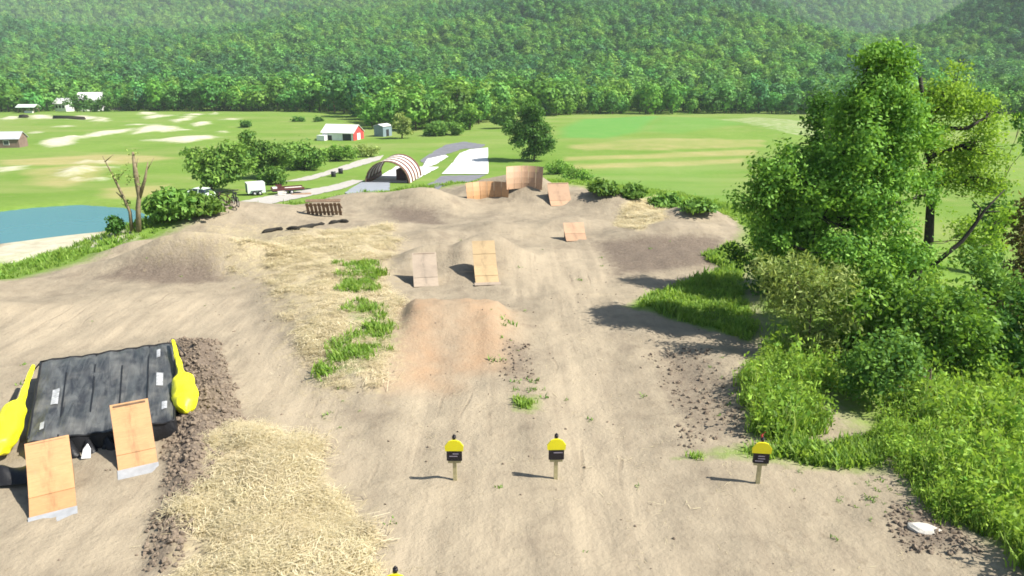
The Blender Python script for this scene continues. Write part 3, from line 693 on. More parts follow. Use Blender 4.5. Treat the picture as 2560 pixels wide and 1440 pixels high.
def ground_scatter(name, xy, rng, srcs, smin, smax, label, cat, tilt=0.15, dz=0.0, flat=False):
    z = H(xy[:, 0], xy[:, 1]) + dz; n = len(xy); s = rng.uniform(smin, smax, n) * np.clip(1 + 1.5 * fbm(xy[:, 0], xy[:, 1], .7, 3, 71), .5, 1.6)
    rot = np.column_stack([rng.normal(0, tilt, n), rng.normal(0, tilt, n), rng.uniform(0, 6.28, n)])
    if flat: rot[:, 2] = rng.normal(0.3, 0.9, n); rot[:, :2] *= .5
    scatter(name, np.column_stack([xy, z]), rot, np.column_stack([s, s, s * rng.uniform(.8, 1.2, n)]), rng.integers(0, len(srcs), n), srcs, label, cat)

rg = np.random.default_rng(5)
TALL = W([(2215, 1010), (2240, 985), (2300, 900), (2700, 850), (2900, 1500), (2600, 1470), (2450, 1350), (2330, 1260), (2240, 1180), (2210, 1090)])
TALL2 = W([(1865, 920), (1920, 880), (2010, 880), (2070, 960), (2040, 1070), (1960, 1115), (1880, 1090)])
tall_src = [loose('grass_tuft_%d' % k, blade_tuft(200 + k, 18, .46, .03, .11, M['leaf_grass'])) for k in range(5)]
def leafy(seed, n, h_, m):
    r = np.random.default_rng(seed); cen_ = np.column_stack([r.normal(0, .13, n), r.normal(0, .13, n), r.uniform(.02, h_, n)])
    out_ = r.normal(0, 1, (n, 3)); v, q, tn = leaf_cards(r, cen_, out_, .13, .45, .5, .6, r.uniform(0, 1, n)); return np_mesh('leafy_weed', v, q, [m], False, {'tint': tn})
tall_src += [loose('grass_leafy_%d' % k, leafy(280 + k, 26, .5 + .1 * k, M['leaf_weed'])) for k in range(6)] + [loose('grass_dry_stem', blade_tuft(290, 7, .8, .02, .12, M['leaf_pale'], .3))]
ground_scatter('tall_grass', np.vstack([pts_in(TALL, 9500, rg, .0, 1.6, .8), pts_in(TALL2, 1100, rg, 0, 1.4, .9)]), rg, tall_src, .5, 1.3, 'tall bright green grass on the bank right of the dirt', 'grass')
short_src = [loose('short_tuft_%d' % k, blade_tuft(230 + k, 12, .24, .035, .09, M['leaf_grass'], .7)) for k in range(4)]
sp = [pts_in(P, 520, rg, -.1, 1.8, .9) for P in GREEN_MID]; sp = [q[fbm(q[:, 0], q[:, 1], 1.1, 3, 66) > -.08] for q in sp]
for q, n in (([(1580, 770), (1700, 700), (1850, 660), (1900, 820), (1880, 850), (1700, 800)], 800), ([(1700, 1150), (1850, 1125), (2200, 1090), (2220, 1175), (2000, 1160), (1860, 1150)], 300),
             ([(1285, 1000), (1350, 1005), (1335, 1030), (1290, 1030)], 22), ([(1830, 600), (1880, 640), (1850, 700), (1760, 640)], 500)):
    sp.append(pts_in(W(q), n, rg, .15))
ban = rg.uniform((-45, 12), (40, 74), (60000, 2)); bs = poly_sd(ban[:, 0], ban[:, 1], PLATEAU) + 2.2 * fbm(ban[:, 0], ban[:, 1], .25, 3, 60)
ban = ban[(bs < -1.8) & (bs > -12)]; sp.append(ban[:9000])
ground_scatter('short_grass', np.vstack(sp), rg, short_src, .6, 1.5, 'rough grass around the edge of the dirt and in patches on it', 'grass')
wd = np.vstack([np.column_stack([rg.normal(cx_, sx_, n_), rg.normal(cy_, sy_, n_)]) for cx_, cy_, sx_, sy_, n_ in ((-.3, 26, .25, 2.0, 14), (1.0, 22, .5, .5, 12), (3.0, 20, 2.5, 3, 6), (-2.5, 18.5, 2, 2, 5), (-16, 30, 4, 5, 10), (7.8, 20.5, .6, 2.5, 50), (-5.7, 23, .5, 4, 26), (5, 40, 5, 6, 14), (9.2, 16.0, .7, .5, 26))])
wd_src = [loose('weed_%d' % k, blade_tuft(260 + k, 9, .13, .03, .07, M['leaf_mid'], .9)) for k in range(3)]
ground_scatter('weeds', wd, rg, wd_src, .4, 1.1, 'small scattered weeds sprouting from the packed dirt', 'weeds')
st_src = [loose('straw_wisp_%d' % k, straw_mat(300 + k, 70, M['straw'])) for k in range(6)]
sm = pts_in(STRAW_MID, 3200, rg, .1); sm = sm[fbm(sm[:, 0], sm[:, 1], .9, 3, 55) + rg.normal(0, .1, len(sm)) > .0]
sb = pts_in(STRAW_BANK, 3600, rg, -.1, 1.6)
sx = np.vstack([sb[fbm(sb[:, 0], sb[:, 1], 1.3, 3, 56) + rg.normal(0, .1, len(sb)) > -.02], sm, pts_in(STRAW_FAR, 300, rg, .1)])
ground_scatter('straw', sx, rg, st_src, .7, 1.5, 'pale straw mulch spread over the banks between the dirt lines', 'straw', .2, .02, True)
lb = np.vstack([np.column_stack([rg.uniform(-9, 10, 420), rg.uniform(11, 28, 420)]), np.column_stack([rg.normal(-6.0, .9, 260), rg.normal(17, 4, 260)])])
lb_src = [loose('straw_bit_%d' % k, straw_mat(330 + k, 3, M['straw'])) for k in range(4)]
ground_scatter('straw_bits', lb, rg, lb_src, .35, .9, 'loose bits of straw blown over the packed dirt', 'straw', .1, .01, True)
cl_src = [loose('clod_%d' % k, clod(400 + k)) for k in range(6)]
cx = np.vstack([pts_in(RUBBLE[0], 3600, rg, -.25), pts_in(RUBBLE[1], 520, rg, -.3, 1.5), pts_in(RUBBLE[2], 320, rg, -.2), pts_in(RUBBLE[3], 110, rg)])
n = len(cx); s = .018 + .075 * rg.uniform(0, 1, n) ** 3
scatter('dirt_clods', np.column_stack([cx, H(cx[:, 0], cx[:, 1]) + s * .2]), rg.uniform(0, 6, (n, 3)), np.column_stack([s, s, s]), rg.integers(0, 6, n), cl_src, 'dark crumbled earth clods along the edges of the dirt lines', 'dirt clods')
tr = np.column_stack([rg.uniform(-14, 10, 900), rg.uniform(11, 40, 900)]); n = len(tr); s = .010 + .04 * rg.uniform(0, 1, n) ** 4
scatter('loose_stones', np.column_stack([tr, H(tr[:, 0], tr[:, 1]) + s * .2]), rg.uniform(0, 6, (n, 3)), np.column_stack([s, s, s]), rg.integers(0, 6, n), cl_src, 'small loose stones scattered over the packed dirt', 'stones')

# ------------------------------------------------------------------ trees and shrubs
def ppm(y, z): return FPX / (y * math.cos(PITCH) + (CAM_Z - z) * math.sin(PITCH))
def blobs_from(loc, L):
    """crown masses in metres from the base of the plant; each row: photo column, row, half width, half height, depth offset"""
    out = []
    for row in L:
        a, b, rx, rz = row[:4]; dy = row[4] if len(row) > 4 else 0.0
        y = loc.y + dy; z = zat(b, y); k = ppm(y, z)
        out.append((xat(a, y, z) - loc.x, dy, z - loc.z, rx / k, rx / k * .95, rz / k))
    return out
def trunk_to(loc, L, y=None):
    pts = [(0, 0, -.3)]
    for a, b in L:
        z = zat(b, loc.y); pts.append((xat(a, loc.y, z) - loc.x, 0, z - loc.z))
    return pts

# trees in the dip beside the gravel road
def mid_tree(px, py, L, label, seed, m='leaf_mid', n=330, size=.62, group='trees in the dip beside the gravel road', spread=.42, per=7, **kw):
    loc = hit(px, py, H); n = int(n * 1.9); bl = blobs_from(loc, L); top = max(b[2] + b[5] * .4 for b in bl)
    return plant('broadleaf_tree', loc, bl, [(0, 0, -.4), (.1, 0, top * .3), (-.05, .1, top * .6), (.05, 0, top * .85)], .22 if top > 5 else .14, n, per, spread, size, M[m], M['bark'], label, 'tree', seed, group, zmin=.1, ow=.9, jit=.55, **kw)
mid_tree(530, 480, [(550, 400, 62, 45), (505, 395, 42, 38), (600, 405, 45, 40), (545, 440, 75, 28), (570, 370, 42, 26)], 'largest broad dark tree of the clump, nearest the parked trailer', 501, n=520)
mid_tree(660, 446, [(655, 380, 52, 42), (625, 360, 28, 30), (700, 385, 40, 40), (665, 415, 62, 28)], 'tall rounded tree second in the clump, behind the largest one', 502, n=430)
mid_tree(765, 424, [(760, 372, 35, 32), (735, 385, 30, 30), (790, 388, 30, 28), (750, 400, 55, 20)], 'dark rounded tree at the right end of the clump', 503, n=330)
mid_tree(690, 462, [(690, 440, 26, 18), (665, 446, 20, 14)], 'low dark bush at the foot of the tree clump', 504, n=110, size=.5)
mid_tree(845, 402, [(845, 380, 26, 20), (825, 388, 18, 14), (870, 384, 22, 18)], 'low light green shrubs below the red barn', 505, m='leaf', n=150, size=.55)
mid_tree(905, 392, [(905, 376, 20, 12), (930, 376, 18, 9)], 'small pale shrub between barn and hoop shelter', 506, m='leaf_pale', n=90, size=.5)
mid_tree(425, 548, [(425, 505, 38, 30), (398, 520, 24, 24), (452, 522, 26, 22)], 'round olive bush beside the dead tree at the pond', 507, m='leaf_mid', n=300, size=.42, group=None, spread=.3)
mid_tree(500, 535, [(495, 518, 26, 16), (520, 522, 18, 12)], 'low grey green bush in front of the pale green car', 508, n=110, size=.4, group=None)
mid_tree(290, 590, [(290, 565, 13, 18), (286, 552, 7, 12)], 'small dark bush on the pond bank left of the dead tree', 509, m='leaf_dark', n=120, size=.25, group=None, spread=.14)
mid_tree(1335, 402, [(1335, 290, 40, 40), (1320, 325, 52, 45), (1355, 345, 42, 40), (1300, 340, 26, 40), (1340, 375, 42, 24), (1330, 265, 22, 22)], 'lone dark green tree standing by the concrete pads', 510, m='leaf_dark', n=1000, size=.5, group=None, spread=.38)
mid_tree(1005, 346, [(1005, 312, 18, 30), (1000, 290, 10, 16), (1015, 325, 14, 18)], 'slim pale green tree right of the grey shed', 511, m='leaf_pale', n=140, size=.8, group=None)
mid_tree(1110, 338, [(1105, 318, 32, 20), (1140, 322, 24, 18), (1075, 322, 20, 16)], 'grey green bushy tree in front of the wood', 512, n=190, size=.9, group=None)
mid_tree(1175, 324, [(1175, 285, 28, 34), (1160, 300, 22, 22)], 'yellow green tree at the edge of the wood behind the road', 513, m='leaf', n=190, size=.9, group=None)
mid_tree(1275, 320, [(1272, 285, 26, 34), (1255, 300, 24, 20)], 'dark tree touching the left side of the lone tree', 514, n=170, size=.9, group=None)
mid_tree(617, 318, [(617, 310, 14, 7)], 'tiny dark bush alone in the left meadow', 515, m='leaf_dark', n=50, size=.7, group=None)
mid_tree(745, 304, [(742, 298, 12, 7), (756, 299, 8, 5)], 'dark bush in the meadow behind the white barn', 516, m='leaf_dark', n=50, size=.7, group=None)
mid_tree(795, 304, [(795, 299, 9, 6)], 'smallest dark bush in the meadow above the barn roof', 517, m='leaf_dark', n=40, size=.7, group=None)
for i, (a, b, r, hh_, lab) in enumerate([(1395, 428, 34, 20, 'bright shrub just right of the curved wooden wall'), (1440, 446, 38, 24, 'broad green shrub second along the hedge below the field'),
        (1510, 480, 24, 16, 'low green shrub in the middle of the hedge'), (1580, 488, 26, 18, 'rounded dark shrub in the hedge above the straw'),
        (1660, 510, 32, 16, 'green shrub at the field edge above the straw heap'), (1740, 522, 34, 14, 'spreading weeds at the field edge nearest the big tree')]):
    mid_tree(a, b + 6, [(a, b - hh_ * .4, r, hh_), (a + r * .5, b - hh_ * .2, r * .7, hh_ * .7)], lab, 530 + i, m='leaf' if i < 2 else 'leaf_mid', n=150, size=.36, group='hedge shrubs between the dirt and the field', spread=.25)

# the big tree and its neighbours right of the dirt
loc = on(14.0, 28.4)
bl = blobs_from(loc, [(2175, 150, 30, 40), (2275, 150, 30, 42), (2195, 200, 80, 80), (2240, 170, 48, 52), (2220, 250, 100, 90), (2240, 420, 55, 90), (2290, 330, 55, 80), (2330, 480, 40, 50, .5), (2150, 380, 110, 100), (2140, 270, 75, 70), (2210, 300, 110, 100), (2090, 400, 130, 95), (1960, 420, 85, 75, -.5), (1905, 500, 75, 85, -.5), (2010, 520, 130, 95, -.5), (2180, 480, 120, 120), (2120, 620, 150, 80, -.5), (1930, 600, 80, 60, -.8), (2250, 600, 70, 90)])
plant('broadleaf_tree', loc, bl, trunk_to(loc, [(2170, 620), (2165, 420), (2185, 220)]), .24, 3100, 18, .2, .165, M['leaf'], M['bark_dark'], 'big leafy green tree leaning over the dirt on the right', 'tree', 601, None, twigs=160, tw=.03, shell=.42, zmin=.3, lump=.45, ow=.95, jit=.55, up=.3)
loc = on(14.3, 34.0)
bl = blobs_from(loc, [(2075, 290, 62, 75), (2050, 390, 85, 90), (1990, 470, 90, 90), (2090, 480, 90, 90), (2020, 580, 100, 70)])
plant('broadleaf_tree', loc, bl, trunk_to(loc, [(2060, 600), (2065, 450), (2075, 300)]), .2, 1300, 17, .23, .18, M['leaf_dark'], M['bark_dark'], 'dark green tree standing close behind the left side of the big one', 'tree', 603, None, twigs=60, shell=.42, zmin=.3, lump=.4, ow=.9, jit=.55)
loc = on(17.6, 31.5)
bl = blobs_from(loc, [(2380, 240, 95, 75), (2330, 330, 70, 110), (2440, 350, 75, 80), (2400, 440, 110, 70), (2470, 290, 40, 60)])
plant('broadleaf_tree', loc, bl, trunk_to(loc, [(2322, 600), (2328, 470), (2318, 330), (2300, 190)]), .25, 900, 14, .25, .15, M['leaf_yellow'], M['bark_dark'], 'sparse yellow green tree with dark forked trunk behind the big one', 'tree', 602, None, twigs=150, tw=.028, shell=.6, limb_r=.5)
loc = on(17.0, 27.5)
mbx = MB(); zt = lambda a, b, y=27.5: (xat(a, y, zat(b, y)) - loc.x, y - 27.5, zat(b, y) - loc.z)
mbx.tube([zt(2330, 665), zt(2370, 632), zt(2405, 603), zt(2438, 560), zt(2462, 525), zt(2512, 474)], [.09, .09, .08, .07, .05, .02], 7)
mbx.tube([zt(2440, 560), zt(2452, 520), zt(2430, 500)], [.05, .03, .012], 5); mbx.tube([zt(2462, 530), zt(2500, 528)], [.04, .012], 5)
dt = empty('dead_branch', loc, 0, 'bare dark dead limb rising from the bushes right of the trees', 'dead branch')
mbx.build('limb', M['bark_dark'], dt)
def bush(x, y, L, label, seed, m, n, size, per=10, spread=.22, group=None, mb='bark', **kw):
    loc = on(x, y); bl = blobs_from(loc, L); top = max(b[2] for b in bl)
    low = min(b[2] - b[5] for b in bl)
    if low > .3:
        w_ = max(b[3] for b in bl); bl += [(0, 0, low * .5, w_ * 1.1, w_, low * .5 + .4), (w_ * .5, .3, low * .35, w_ * .8, w_ * .8, low * .35 + .2)]
    return plant('bush', loc, bl, [(0, 0, -.2), (.05, 0, max(top * .3, .15)), (0, .05, max(top * .7, .3))], .06, n, per, spread, size, M[m], M[mb], label, 'bush', seed, group, crown='foliage', twigs=30, tw=.012, zmin=.05, ow=.75, jit=.7, lump=.75, shell=.55, **kw)
bush(10.9, 25.2, [(1985, 690, 75, 60), (1930, 680, 60, 45), (2060, 720, 75, 65), (1990, 770, 80, 50), (2100, 790, 60, 45)], 'pale willow like bush in front of the big tree', 611, 'leaf_pale', 620, .26, aspect=.25, droop=.2)
bush(13.0, 25.5, [(2150, 740, 90, 60), (2230, 720, 80, 60), (2180, 810, 90, 60)], 'dense mid green bush under the big tree', 612, 'leaf', 620, .2)
bush(13.4, 21.5, [(2200, 890, 75, 65), (2170, 950, 60, 45), (2260, 880, 60, 60)], 'glossy dark green shrub above the tall grass', 613, 'leaf_mid', 620, .17)
bush(16.3, 24.5, [(2370, 780, 90, 70), (2300, 760, 70, 60), (2420, 850, 80, 60), (2320, 850, 80, 60)], 'broad light green bush right of the glossy shrub', 614, 'leaf', 700, .2)
bush(19.0, 25.0, [(2510, 830, 70, 70), (2580, 800, 80, 90), (2530, 900, 90, 50)], 'dark bush at the right side above the grass', 615, 'leaf_dark', 560, .2)
bush(18.3, 27.0, [(2470, 700, 80, 40), (2420, 660, 60, 40), (2540, 720, 70, 40)], 'low grey green brambles below the dead branch', 616, 'leaf_mid', 420, .2)
bush(21.3, 30.5, [(2560, 560, 40, 70), (2590, 640, 60, 70), (2550, 680, 40, 40)], 'tall brownish dark bush half hidden at the right edge', 617, 'leaf_brown', 420, .22)
bush(20.0, 36.0, [(2440, 570, 70, 30), (2510, 540, 60, 40), (2480, 610, 80, 25)], 'yellow green thicket behind the dead branch', 618, 'leaf_yellow', 420, .2)
bush(9.0, 22.5, [(1950, 960, 55, 50), (1985, 920, 40, 35), (1930, 1020, 50, 40)], 'bright leafy weed clump behind the right sign', 619, 'leaf_grass', 420, .2, aspect=.25, up=.1)
bush(12.2, 33.5, [(1850, 640, 40, 28), (1900, 660, 50, 30)], 'small bush in the shade left of the big tree', 620, 'leaf_dark', 200, .2)
bush(31, 46, [(2555, 310, 22, 40), (2575, 360, 30, 50)], 'dark bush at the far right edge above the yellow meadow', 621, 'leaf_dark', 260, .3)

# dead tree at the pond
loc = hit(346, 580, H); bl = []
q = lambda a, b: (xat(a, loc.y, zat(b, loc.y)) - loc.x, 0, zat(b, loc.y) - loc.z)
root = empty('dead_tree', loc, 0, 'nearly bare pale dead tree with forked limbs beside the pond', 'tree')
d = MB()
d.tube([(0, 0, -.3), q(345, 520), q(348, 490), q(340, 440), q(332, 380)], [.18, .15, .14, .16, .07], 7)
d.tube([q(348, 495), q(362, 450), q(370, 405)], [.13, .09, .03], 6)
d.tube([q(330, 578), q(325, 530), q(312, 500), q(295, 465), q(275, 425), q(256, 390)], [.12, .10, .09, .075, .05, .02], 6)
d.tube([q(312, 500), q(290, 480)], [.08, .02], 5); d.tube([q(290, 452), q(310, 430)], [.05, .015], 5); d.tube([q(338, 430), q(345, 395)], [.06, .02], 5)
d.tube([q(365, 430), q(385, 395)], [.04, .012], 5); d.tube([q(262, 405), q(285, 385)], [.04, .012], 5)
d.build('trunk', M['bark_pale'], root)
rr = np.random.default_rng(8)
cm, _ = blob_crown(rr, blobs_from(loc, [(334, 385, 9, 18), (342, 450, 9, 20), (312, 505, 10, 14), (290, 440, 14, 12), (318, 440, 14, 30)]), 60, 4, .12, .16, M['leaf_pale'], 'crown'); link('crown', cm, root)

# ------------------------------------------------------------------ plywood jumps
def ramp(loc, yaw, wd, ln, ht, m, label, plate=True, panels=3, curve=.6, group='plywood take off ramps on the dirt lines', side='left_open', name='jump_ramp', th=.03, base_in=.0):
    root = empty(name, loc, yaw, label, 'ramp', group)
    zf = lambda t: base_in + ht * ((1 - curve) * t + curve * t * t)
    for p in range(panels):                                   # each sheet of plywood
        a, b = p / panels + .003, (p + 1) / panels - .003; k = 4; mb = MB()
        prof = [(ln * (a + (b - a) * i / k), zf(a + (b - a) * i / k) + .012 * (p % 2)) for i in range(k + 1)]
        prof = [(u, v - th) for u, v in prof] + prof[::-1]
        mb.prism(prof, -wd / 2, wd / 2); mb.build('deck_panel', m, root)
    n = 8; ins = .05
    curve_pts = [(ln * i / n, zf(i / n) - th - .004) for i in range(n + 1)]
    for s, full in ((-1, side != 'left_open'), (1, True)):
        x0 = s * (wd / 2 - ins); mb = MB()
        if full:
            prof = curve_pts[1:] + [(ln, -.25), (ln / n, -.25)]
            mb.prism(prof, x0 - .015, x0 + .015); mb.build('side_panel', M['wood_side'], root)
        else:
            prof = curve_pts[1:] + [(u, v - min(.14, max(v + .0, .03))) for u, v in curve_pts[1:][::-1]]
            mb.prism(prof, x0 - .02, x0 + .02); mb.build('stringer', M['wood_dark'], root)
            for f in (.55, .97):
                MB().box((x0 + .05, ln * f, (zf(f) - th - .02 - .25) / 2), (.06, .07, zf(f) - th - .02 + .25)).build('post', M['wood_dark'], root)
            MB().box((x0 + .05, ln * .62, .06), (.05, ln * .7, .1)).build('bottom_rail', M['wood_dark'], root)
    MB().box((0, ln - .04, (zf(1) - th - .01 - .25) / 2), (wd - 2 * ins - .05, .03, zf(1) - th - .01 + .25)).build('back_panel', M['wood_dark'], root)
    if plate:
        MB().prism([(-.34, -.03), (.06, zf(.05) + .006), (.06, zf(.05) + .018), (-.34, -.012)], -wd / 2 - .02, wd / 2 + .02).build('entry_plate', M['steel'], root)
    return root
A = math.radians(21)
ramp(hit(133, 1286, H), math.radians(30), .98, 1.95, 1.1, M['ply'], 'nearer orange plywood ramp with grey metal lip at lower left')
ramp(hit(346, 1172, H), math.radians(28), .95, 1.3, 1.42, M['ply'], 'orange plywood ramp beside the right yellow bolster of the airbag')
ramp(hit(1066, 716, H), math.radians(9), 1.22, 1.7, 1.3, M['ply_grey'], 'weathered pale ramp left of the tall tan one', plate=False, curve=.5)
ramp(hit(1219, 710, H), math.radians(7), 1.18, 2.4, 1.65, M['ply_tan'], 'tall tan plywood ramp in the middle of the dirt', panels=4, plate=False, curve=.5)
ramp(hit(1442, 602, H), math.radians(5), 1.3, 1.4, .85, M['ply_pink'], 'small pinkish ramp on the right dirt line', plate=False, panels=2)
ramp(hit(1405, 514, H), math.radians(9), 1.7, 1.7, 1.5, M['ply_pink'], 'pinkish wooden ramp with dark open underside below the curved wall', plate=False, panels=3)
# tan ramp's pale foot board
pb = bpy.data.objects[[o.name for o in SC.objects if o.get('label', '').startswith('tall tan')][0]]
MB().prism([(-.22, .0), (.05, .05), (.05, .075), (-.22, .02)], -.66, .66).build('foot_board', M['ply_grey'], pb)

# curved walls of boards
def wall_ride(loc, yaw, wd, ht, bend, m, label, n=5, lean=.35):
    root = empty('wall_ride', loc, yaw, label, 'wall ride', 'curved wooden walls at the end of the dirt'); 
    f = lambda u, v: (wd * (u - .5) * (1 - .06 * (1 - v)), -bend * (2 * u - 1) ** 2 * wd * .5 + lean * ht * v * v, ht * v)
    for p in range(n):
        a, b = p / n + .004, (p + 1) / n - .004; mb = MB(); k = 4
        for s in range(3):
            u0 = a + (b - a) * s / 3; u1 = a + (b - a) * (s + 1) / 3
            for j in range(k):
                v0, v1 = j / k, (j + 1) / k; o = Vector((0, .05, -.01))
                lo = [Vector(f(u0, v0)), Vector(f(u1, v0)), Vector(f(u1, v1)), Vector(f(u0, v1))]
                if s == 0 and j == 0 or True: mb.hexa(lo, [q_ + o for q_ in lo])
        mb.build('board', m, root)
    for i in range(4):
        u = .04 + .92 * i / 3; a = Vector(f(u, 1)) + Vector((0, .1, -.08)); b = Vector(f(u, .02)) + Vector((0, lean * ht + .4, -.2))
        MB().tube([a, b], .05, 5).build('brace', M['wood_dark'], root)
        MB().tube([Vector(f(u, .0)) + Vector((0, .1, -.2)), a], .045, 5).build('post', M['wood_dark'], root)
    return root
wall_ride(hit(1312, 468, H) + Vector((0, 0, -.1)), math.radians(-4), 3.0, 1.75, .5, M['ply_pink'], 'tall curved wooden wall on top of the far mound', 5)
wall_ride(hit(1218, 494, H) + Vector((0, 0, -.1)), math.radians(6), 3.5, 1.35, .45, M['ply'], 'low wide orange curved wall left of the tall one', 6)

# ------------------------------------------------------------------ landing airbag with yellow bolsters
FL, FR, BR, BL = Vector((-13.2, 17.75, 0)), Vector((-9.75, 19.0, 0)), Vector((-12.3, 24.9, 0)), Vector((-16.1, 23.1, 0))
cen = (FL + FR + BR + BL) / 4; gz = min(Hs(cen.x, cen.y), .2)
bag = empty('landing_airbag', (cen.x, cen.y, gz), 0, 'black tarp landing airbag with yellow inflated sides behind two ramps', 'airbag')
rb = np.random.default_rng(3)
def bag_pt(u, v):
    p = FL.lerp(FR, u).lerp(BL.lerp(BR, u), v) - Vector((cen.x, cen.y, 0))
    e = min(u, 1 - u, v, 1 - v)
    z = .57 + .12 * v + .10 * (1 - math.exp(-e * 14)) + .05 * float(fbm(np.array([u * 9 + v * 1.5]), np.array([v * 3.]), 1, 3, 12)) - .16 * math.exp(-((u - .5) / .3) ** 2) * math.exp(-((v - .45) / .35) ** 2)
    z += .022 * math.sin(u * 46 + 3 * v + 2 * math.sin(v * 9)) + .03 * float(fbm(np.array([u * 22.]), np.array([v * 5.]), 1, 2, 14))
    return Vector((p.x, p.y, z))
tv = NT('black_tarp'); n1 = tv.noise(2.2, 6, .7, tv.turned(-.41, 2.8, .35, 1), .8); n2 = tv.noise(1.1, 4)
tc_ = tv.mix(tv.remap(n1, .42, .68), lin(.024, .024, .026), lin(.10, .103, .10)); tc_ = tv.mix(tv.remap(n2, .45, .75, 0, .7), tc_, lin(.16, .155, .14))
tc_ = tv.mix(tv.remap(tv.noise(5, 5, .7, tv.turned(-.41, 3, .5, 1)), .66, .74, 0, .6), tc_, lin(.3, .3, .29))
tv.lk(tc_, tv.b.inputs['Base Color']); tv.b.inputs['Roughness'].default_value = .42; tv.bump(n1, .5, .06)
m_tarp = tv.m; m_skirt = mat('black_skirt', (.014, .014, .016), .5, .4, 3, bump=.5)
MB().grid(bag_pt, 90, 54).build('top_sheet', m_tarp, bag)
sk = MB()
edge = [bag_pt(u, 0) for u in np.linspace(0, 1, 25)] + [bag_pt(1, v) for v in np.linspace(0, 1, 25)] + [bag_pt(u, 1) for u in np.linspace(1, 0, 25)] + [bag_pt(0, v) for v in np.linspace(1, 0, 25)]
ne = len(edge); cx0 = Vector((0, 0, 0))
vv = []
for k in range(4):
    for i, p in enumerate(edge):
        f = k / 3; bulge = 1 + .035 * math.sin(f * math.pi) + .012 * math.sin(i * 1.7 + k)
        vv.append(Vector((p.x * bulge, p.y * bulge, p.z * (1 - f) - .45 * f)))
sk.add(vv, [(k * ne + i, (k + 1) * ne + i, (k + 1) * ne + (i + 1) % ne, k * ne + (i + 1) % ne) for k in range(3) for i in range(ne)], True)
sk.build('skirt', m_skirt, bag)
def L_(px, py, z): # point at height z under a photo pixel, in bag space
    d_ = ray(px, py); t_ = (z - CAM_Z) / d_[2]; return Vector((d_[0] * t_ - cen.x, d_[1] * t_ - cen.y, z - gz))
def pear(pts, rad, name):
    mb = MB(); P = []; R_ = []
    for i in range(len(pts) - 1):
        for s in range(4): f = s / 4; P.append(pts[i].lerp(pts[i + 1], f)); ff = f * f * (3 - 2 * f); R_.append(rad[i] * (1 - ff) + rad[i + 1] * ff)
    P.append(pts[-1]); R_.append(rad[-1]); mb.tube(P, R_, 18); rq = np.random.default_rng(len(bag.children)); mb.v = [tuple(Vector(v) + Vector(rq.normal(0, .028, 3))) for v in mb.v]; o_ = mb.build(name, M['yellow'], bag); sm_ = o_.modifiers.new('soft', 'SUBSURF'); sm_.levels = 1; sm_.render_levels = 1
pear([L_(432, 850, .9), L_(442, 890, .9), L_(452, 930, .85), L_(458, 955, .7), L_(462, 990, .6), L_(464, 1012, .55), L_(465, 1030, .5)], [.06, .07, .10, .34, .40, .32, .05], 'side_bolster')
pear([L_(84, 912, .85), L_(68, 955, .85), L_(52, 1000, .8), L_(35, 1030, .7), L_(18, 1075, .6), L_(0, 1115, .5), L_(-12, 1140, .4)], [.06, .07, .10, .31, .36, .30, .05], 'side_bolster')
def decal(u0, u1, v0, v1, name, m, up=.02, parent=bag):
    mb = MB(); mb.grid(lambda a, b: bag_pt(u0 + (u1 - u0) * a, v0 + (v1 - v0) * b) + Vector((0, 0, up)), 6, 4); return mb.build(name, m, parent)
for (a, b, c_, d_) in ((.12, .17, .36, .55), (.865, .915, .40, .56), (.91, .95, .12, .20), (.07, .10, .10, .17), (.86, .89, .78, .88)):
    decal(a, b, c_, d_, 'printed_patch', M['patch'])
# dark mouth of the bag between the ramps, white tag and sagging folds
for u_ in (.2, .4, .6, .8): decal(u_ - .006, u_ + .006, .01, .99, 'seam', m_skirt, .012)
hm_ = MB(); hm_.tube([q_ + Vector((0, 0, .01)) for q_ in edge[:-1]], .035, 6); hm_.build('edge_hem', m_skirt, bag)
for i, (a, b) in enumerate(((.28, .40), (.40, .53), (.53, .66))):
    p0, p1 = bag_pt(a, 0), bag_pt(b, 0); mid_ = p0.lerp(p1, .5) + Vector((.12, -.32, -.55))
    mb = MB(); mb.tube([p0 + Vector((0, -.08, -.1)), mid_ + Vector((-.15, 0, .1)), mid_ + Vector((.1, .05, -.05)), p1 + Vector((0, -.08, -.12))], [.06, .16, .14, .06], 8)
    mb.build('sagging_fold', m_skirt, bag)
p = Vector((-11.62 - cen.x, 17.62 - cen.y, Hs(-11.62, 17.62) - gz + .03))
MB().add([p + Vector((-.11, 0, 0)), p + Vector((.11, .03, 0)), p + Vector((.11, .1, .22)), p + Vector((.03, .14, .36)), p + Vector((-.07, .1, .24)),
          p + Vector((-.11, .05, 0)), p + Vector((.11, .08, 0)), p + Vector((.11, .15, .22)), p + Vector((.03, .19, .36)), p + Vector((-.07, .15, .24))],
         [(0, 1, 2, 3, 4), (9, 8, 7, 6, 5), (0, 5, 6, 1), (1, 6, 7, 2), (2, 7, 8, 3), (3, 8, 9, 4), (4, 9, 5, 0)]).build('white_flap', M['white'], bag)
for (u, v, dx, dy) in ((0, 1, -.9, .0), (1, 1, .5, .12)):
    p = bag_pt(u, v); MB().tube([p, p + Vector((dx, dy, -.9))], .025, 5).build('anchor_strap', M['dark'], bag)
# loose end of tarp on the ground left of the nearer ramp
lt = MB(); lp = hit(30, 1195, H)
lt.grid(lambda a, b: Vector(((a - .5) * 1.9, (b - .5) * .9 + .35 * (a - .5), .05 + .25 * math.sin(a * 3.1) * math.sin(b * 3.1) * (1 + .5 * math.sin(a * 14 + b * 5)))), 20, 12)
o = lt.build('loose_tarp', m_skirt); o.location = lp; tag(o, 'crumpled loose black tarp on the dirt left of the nearer orange ramp', 'tarp')

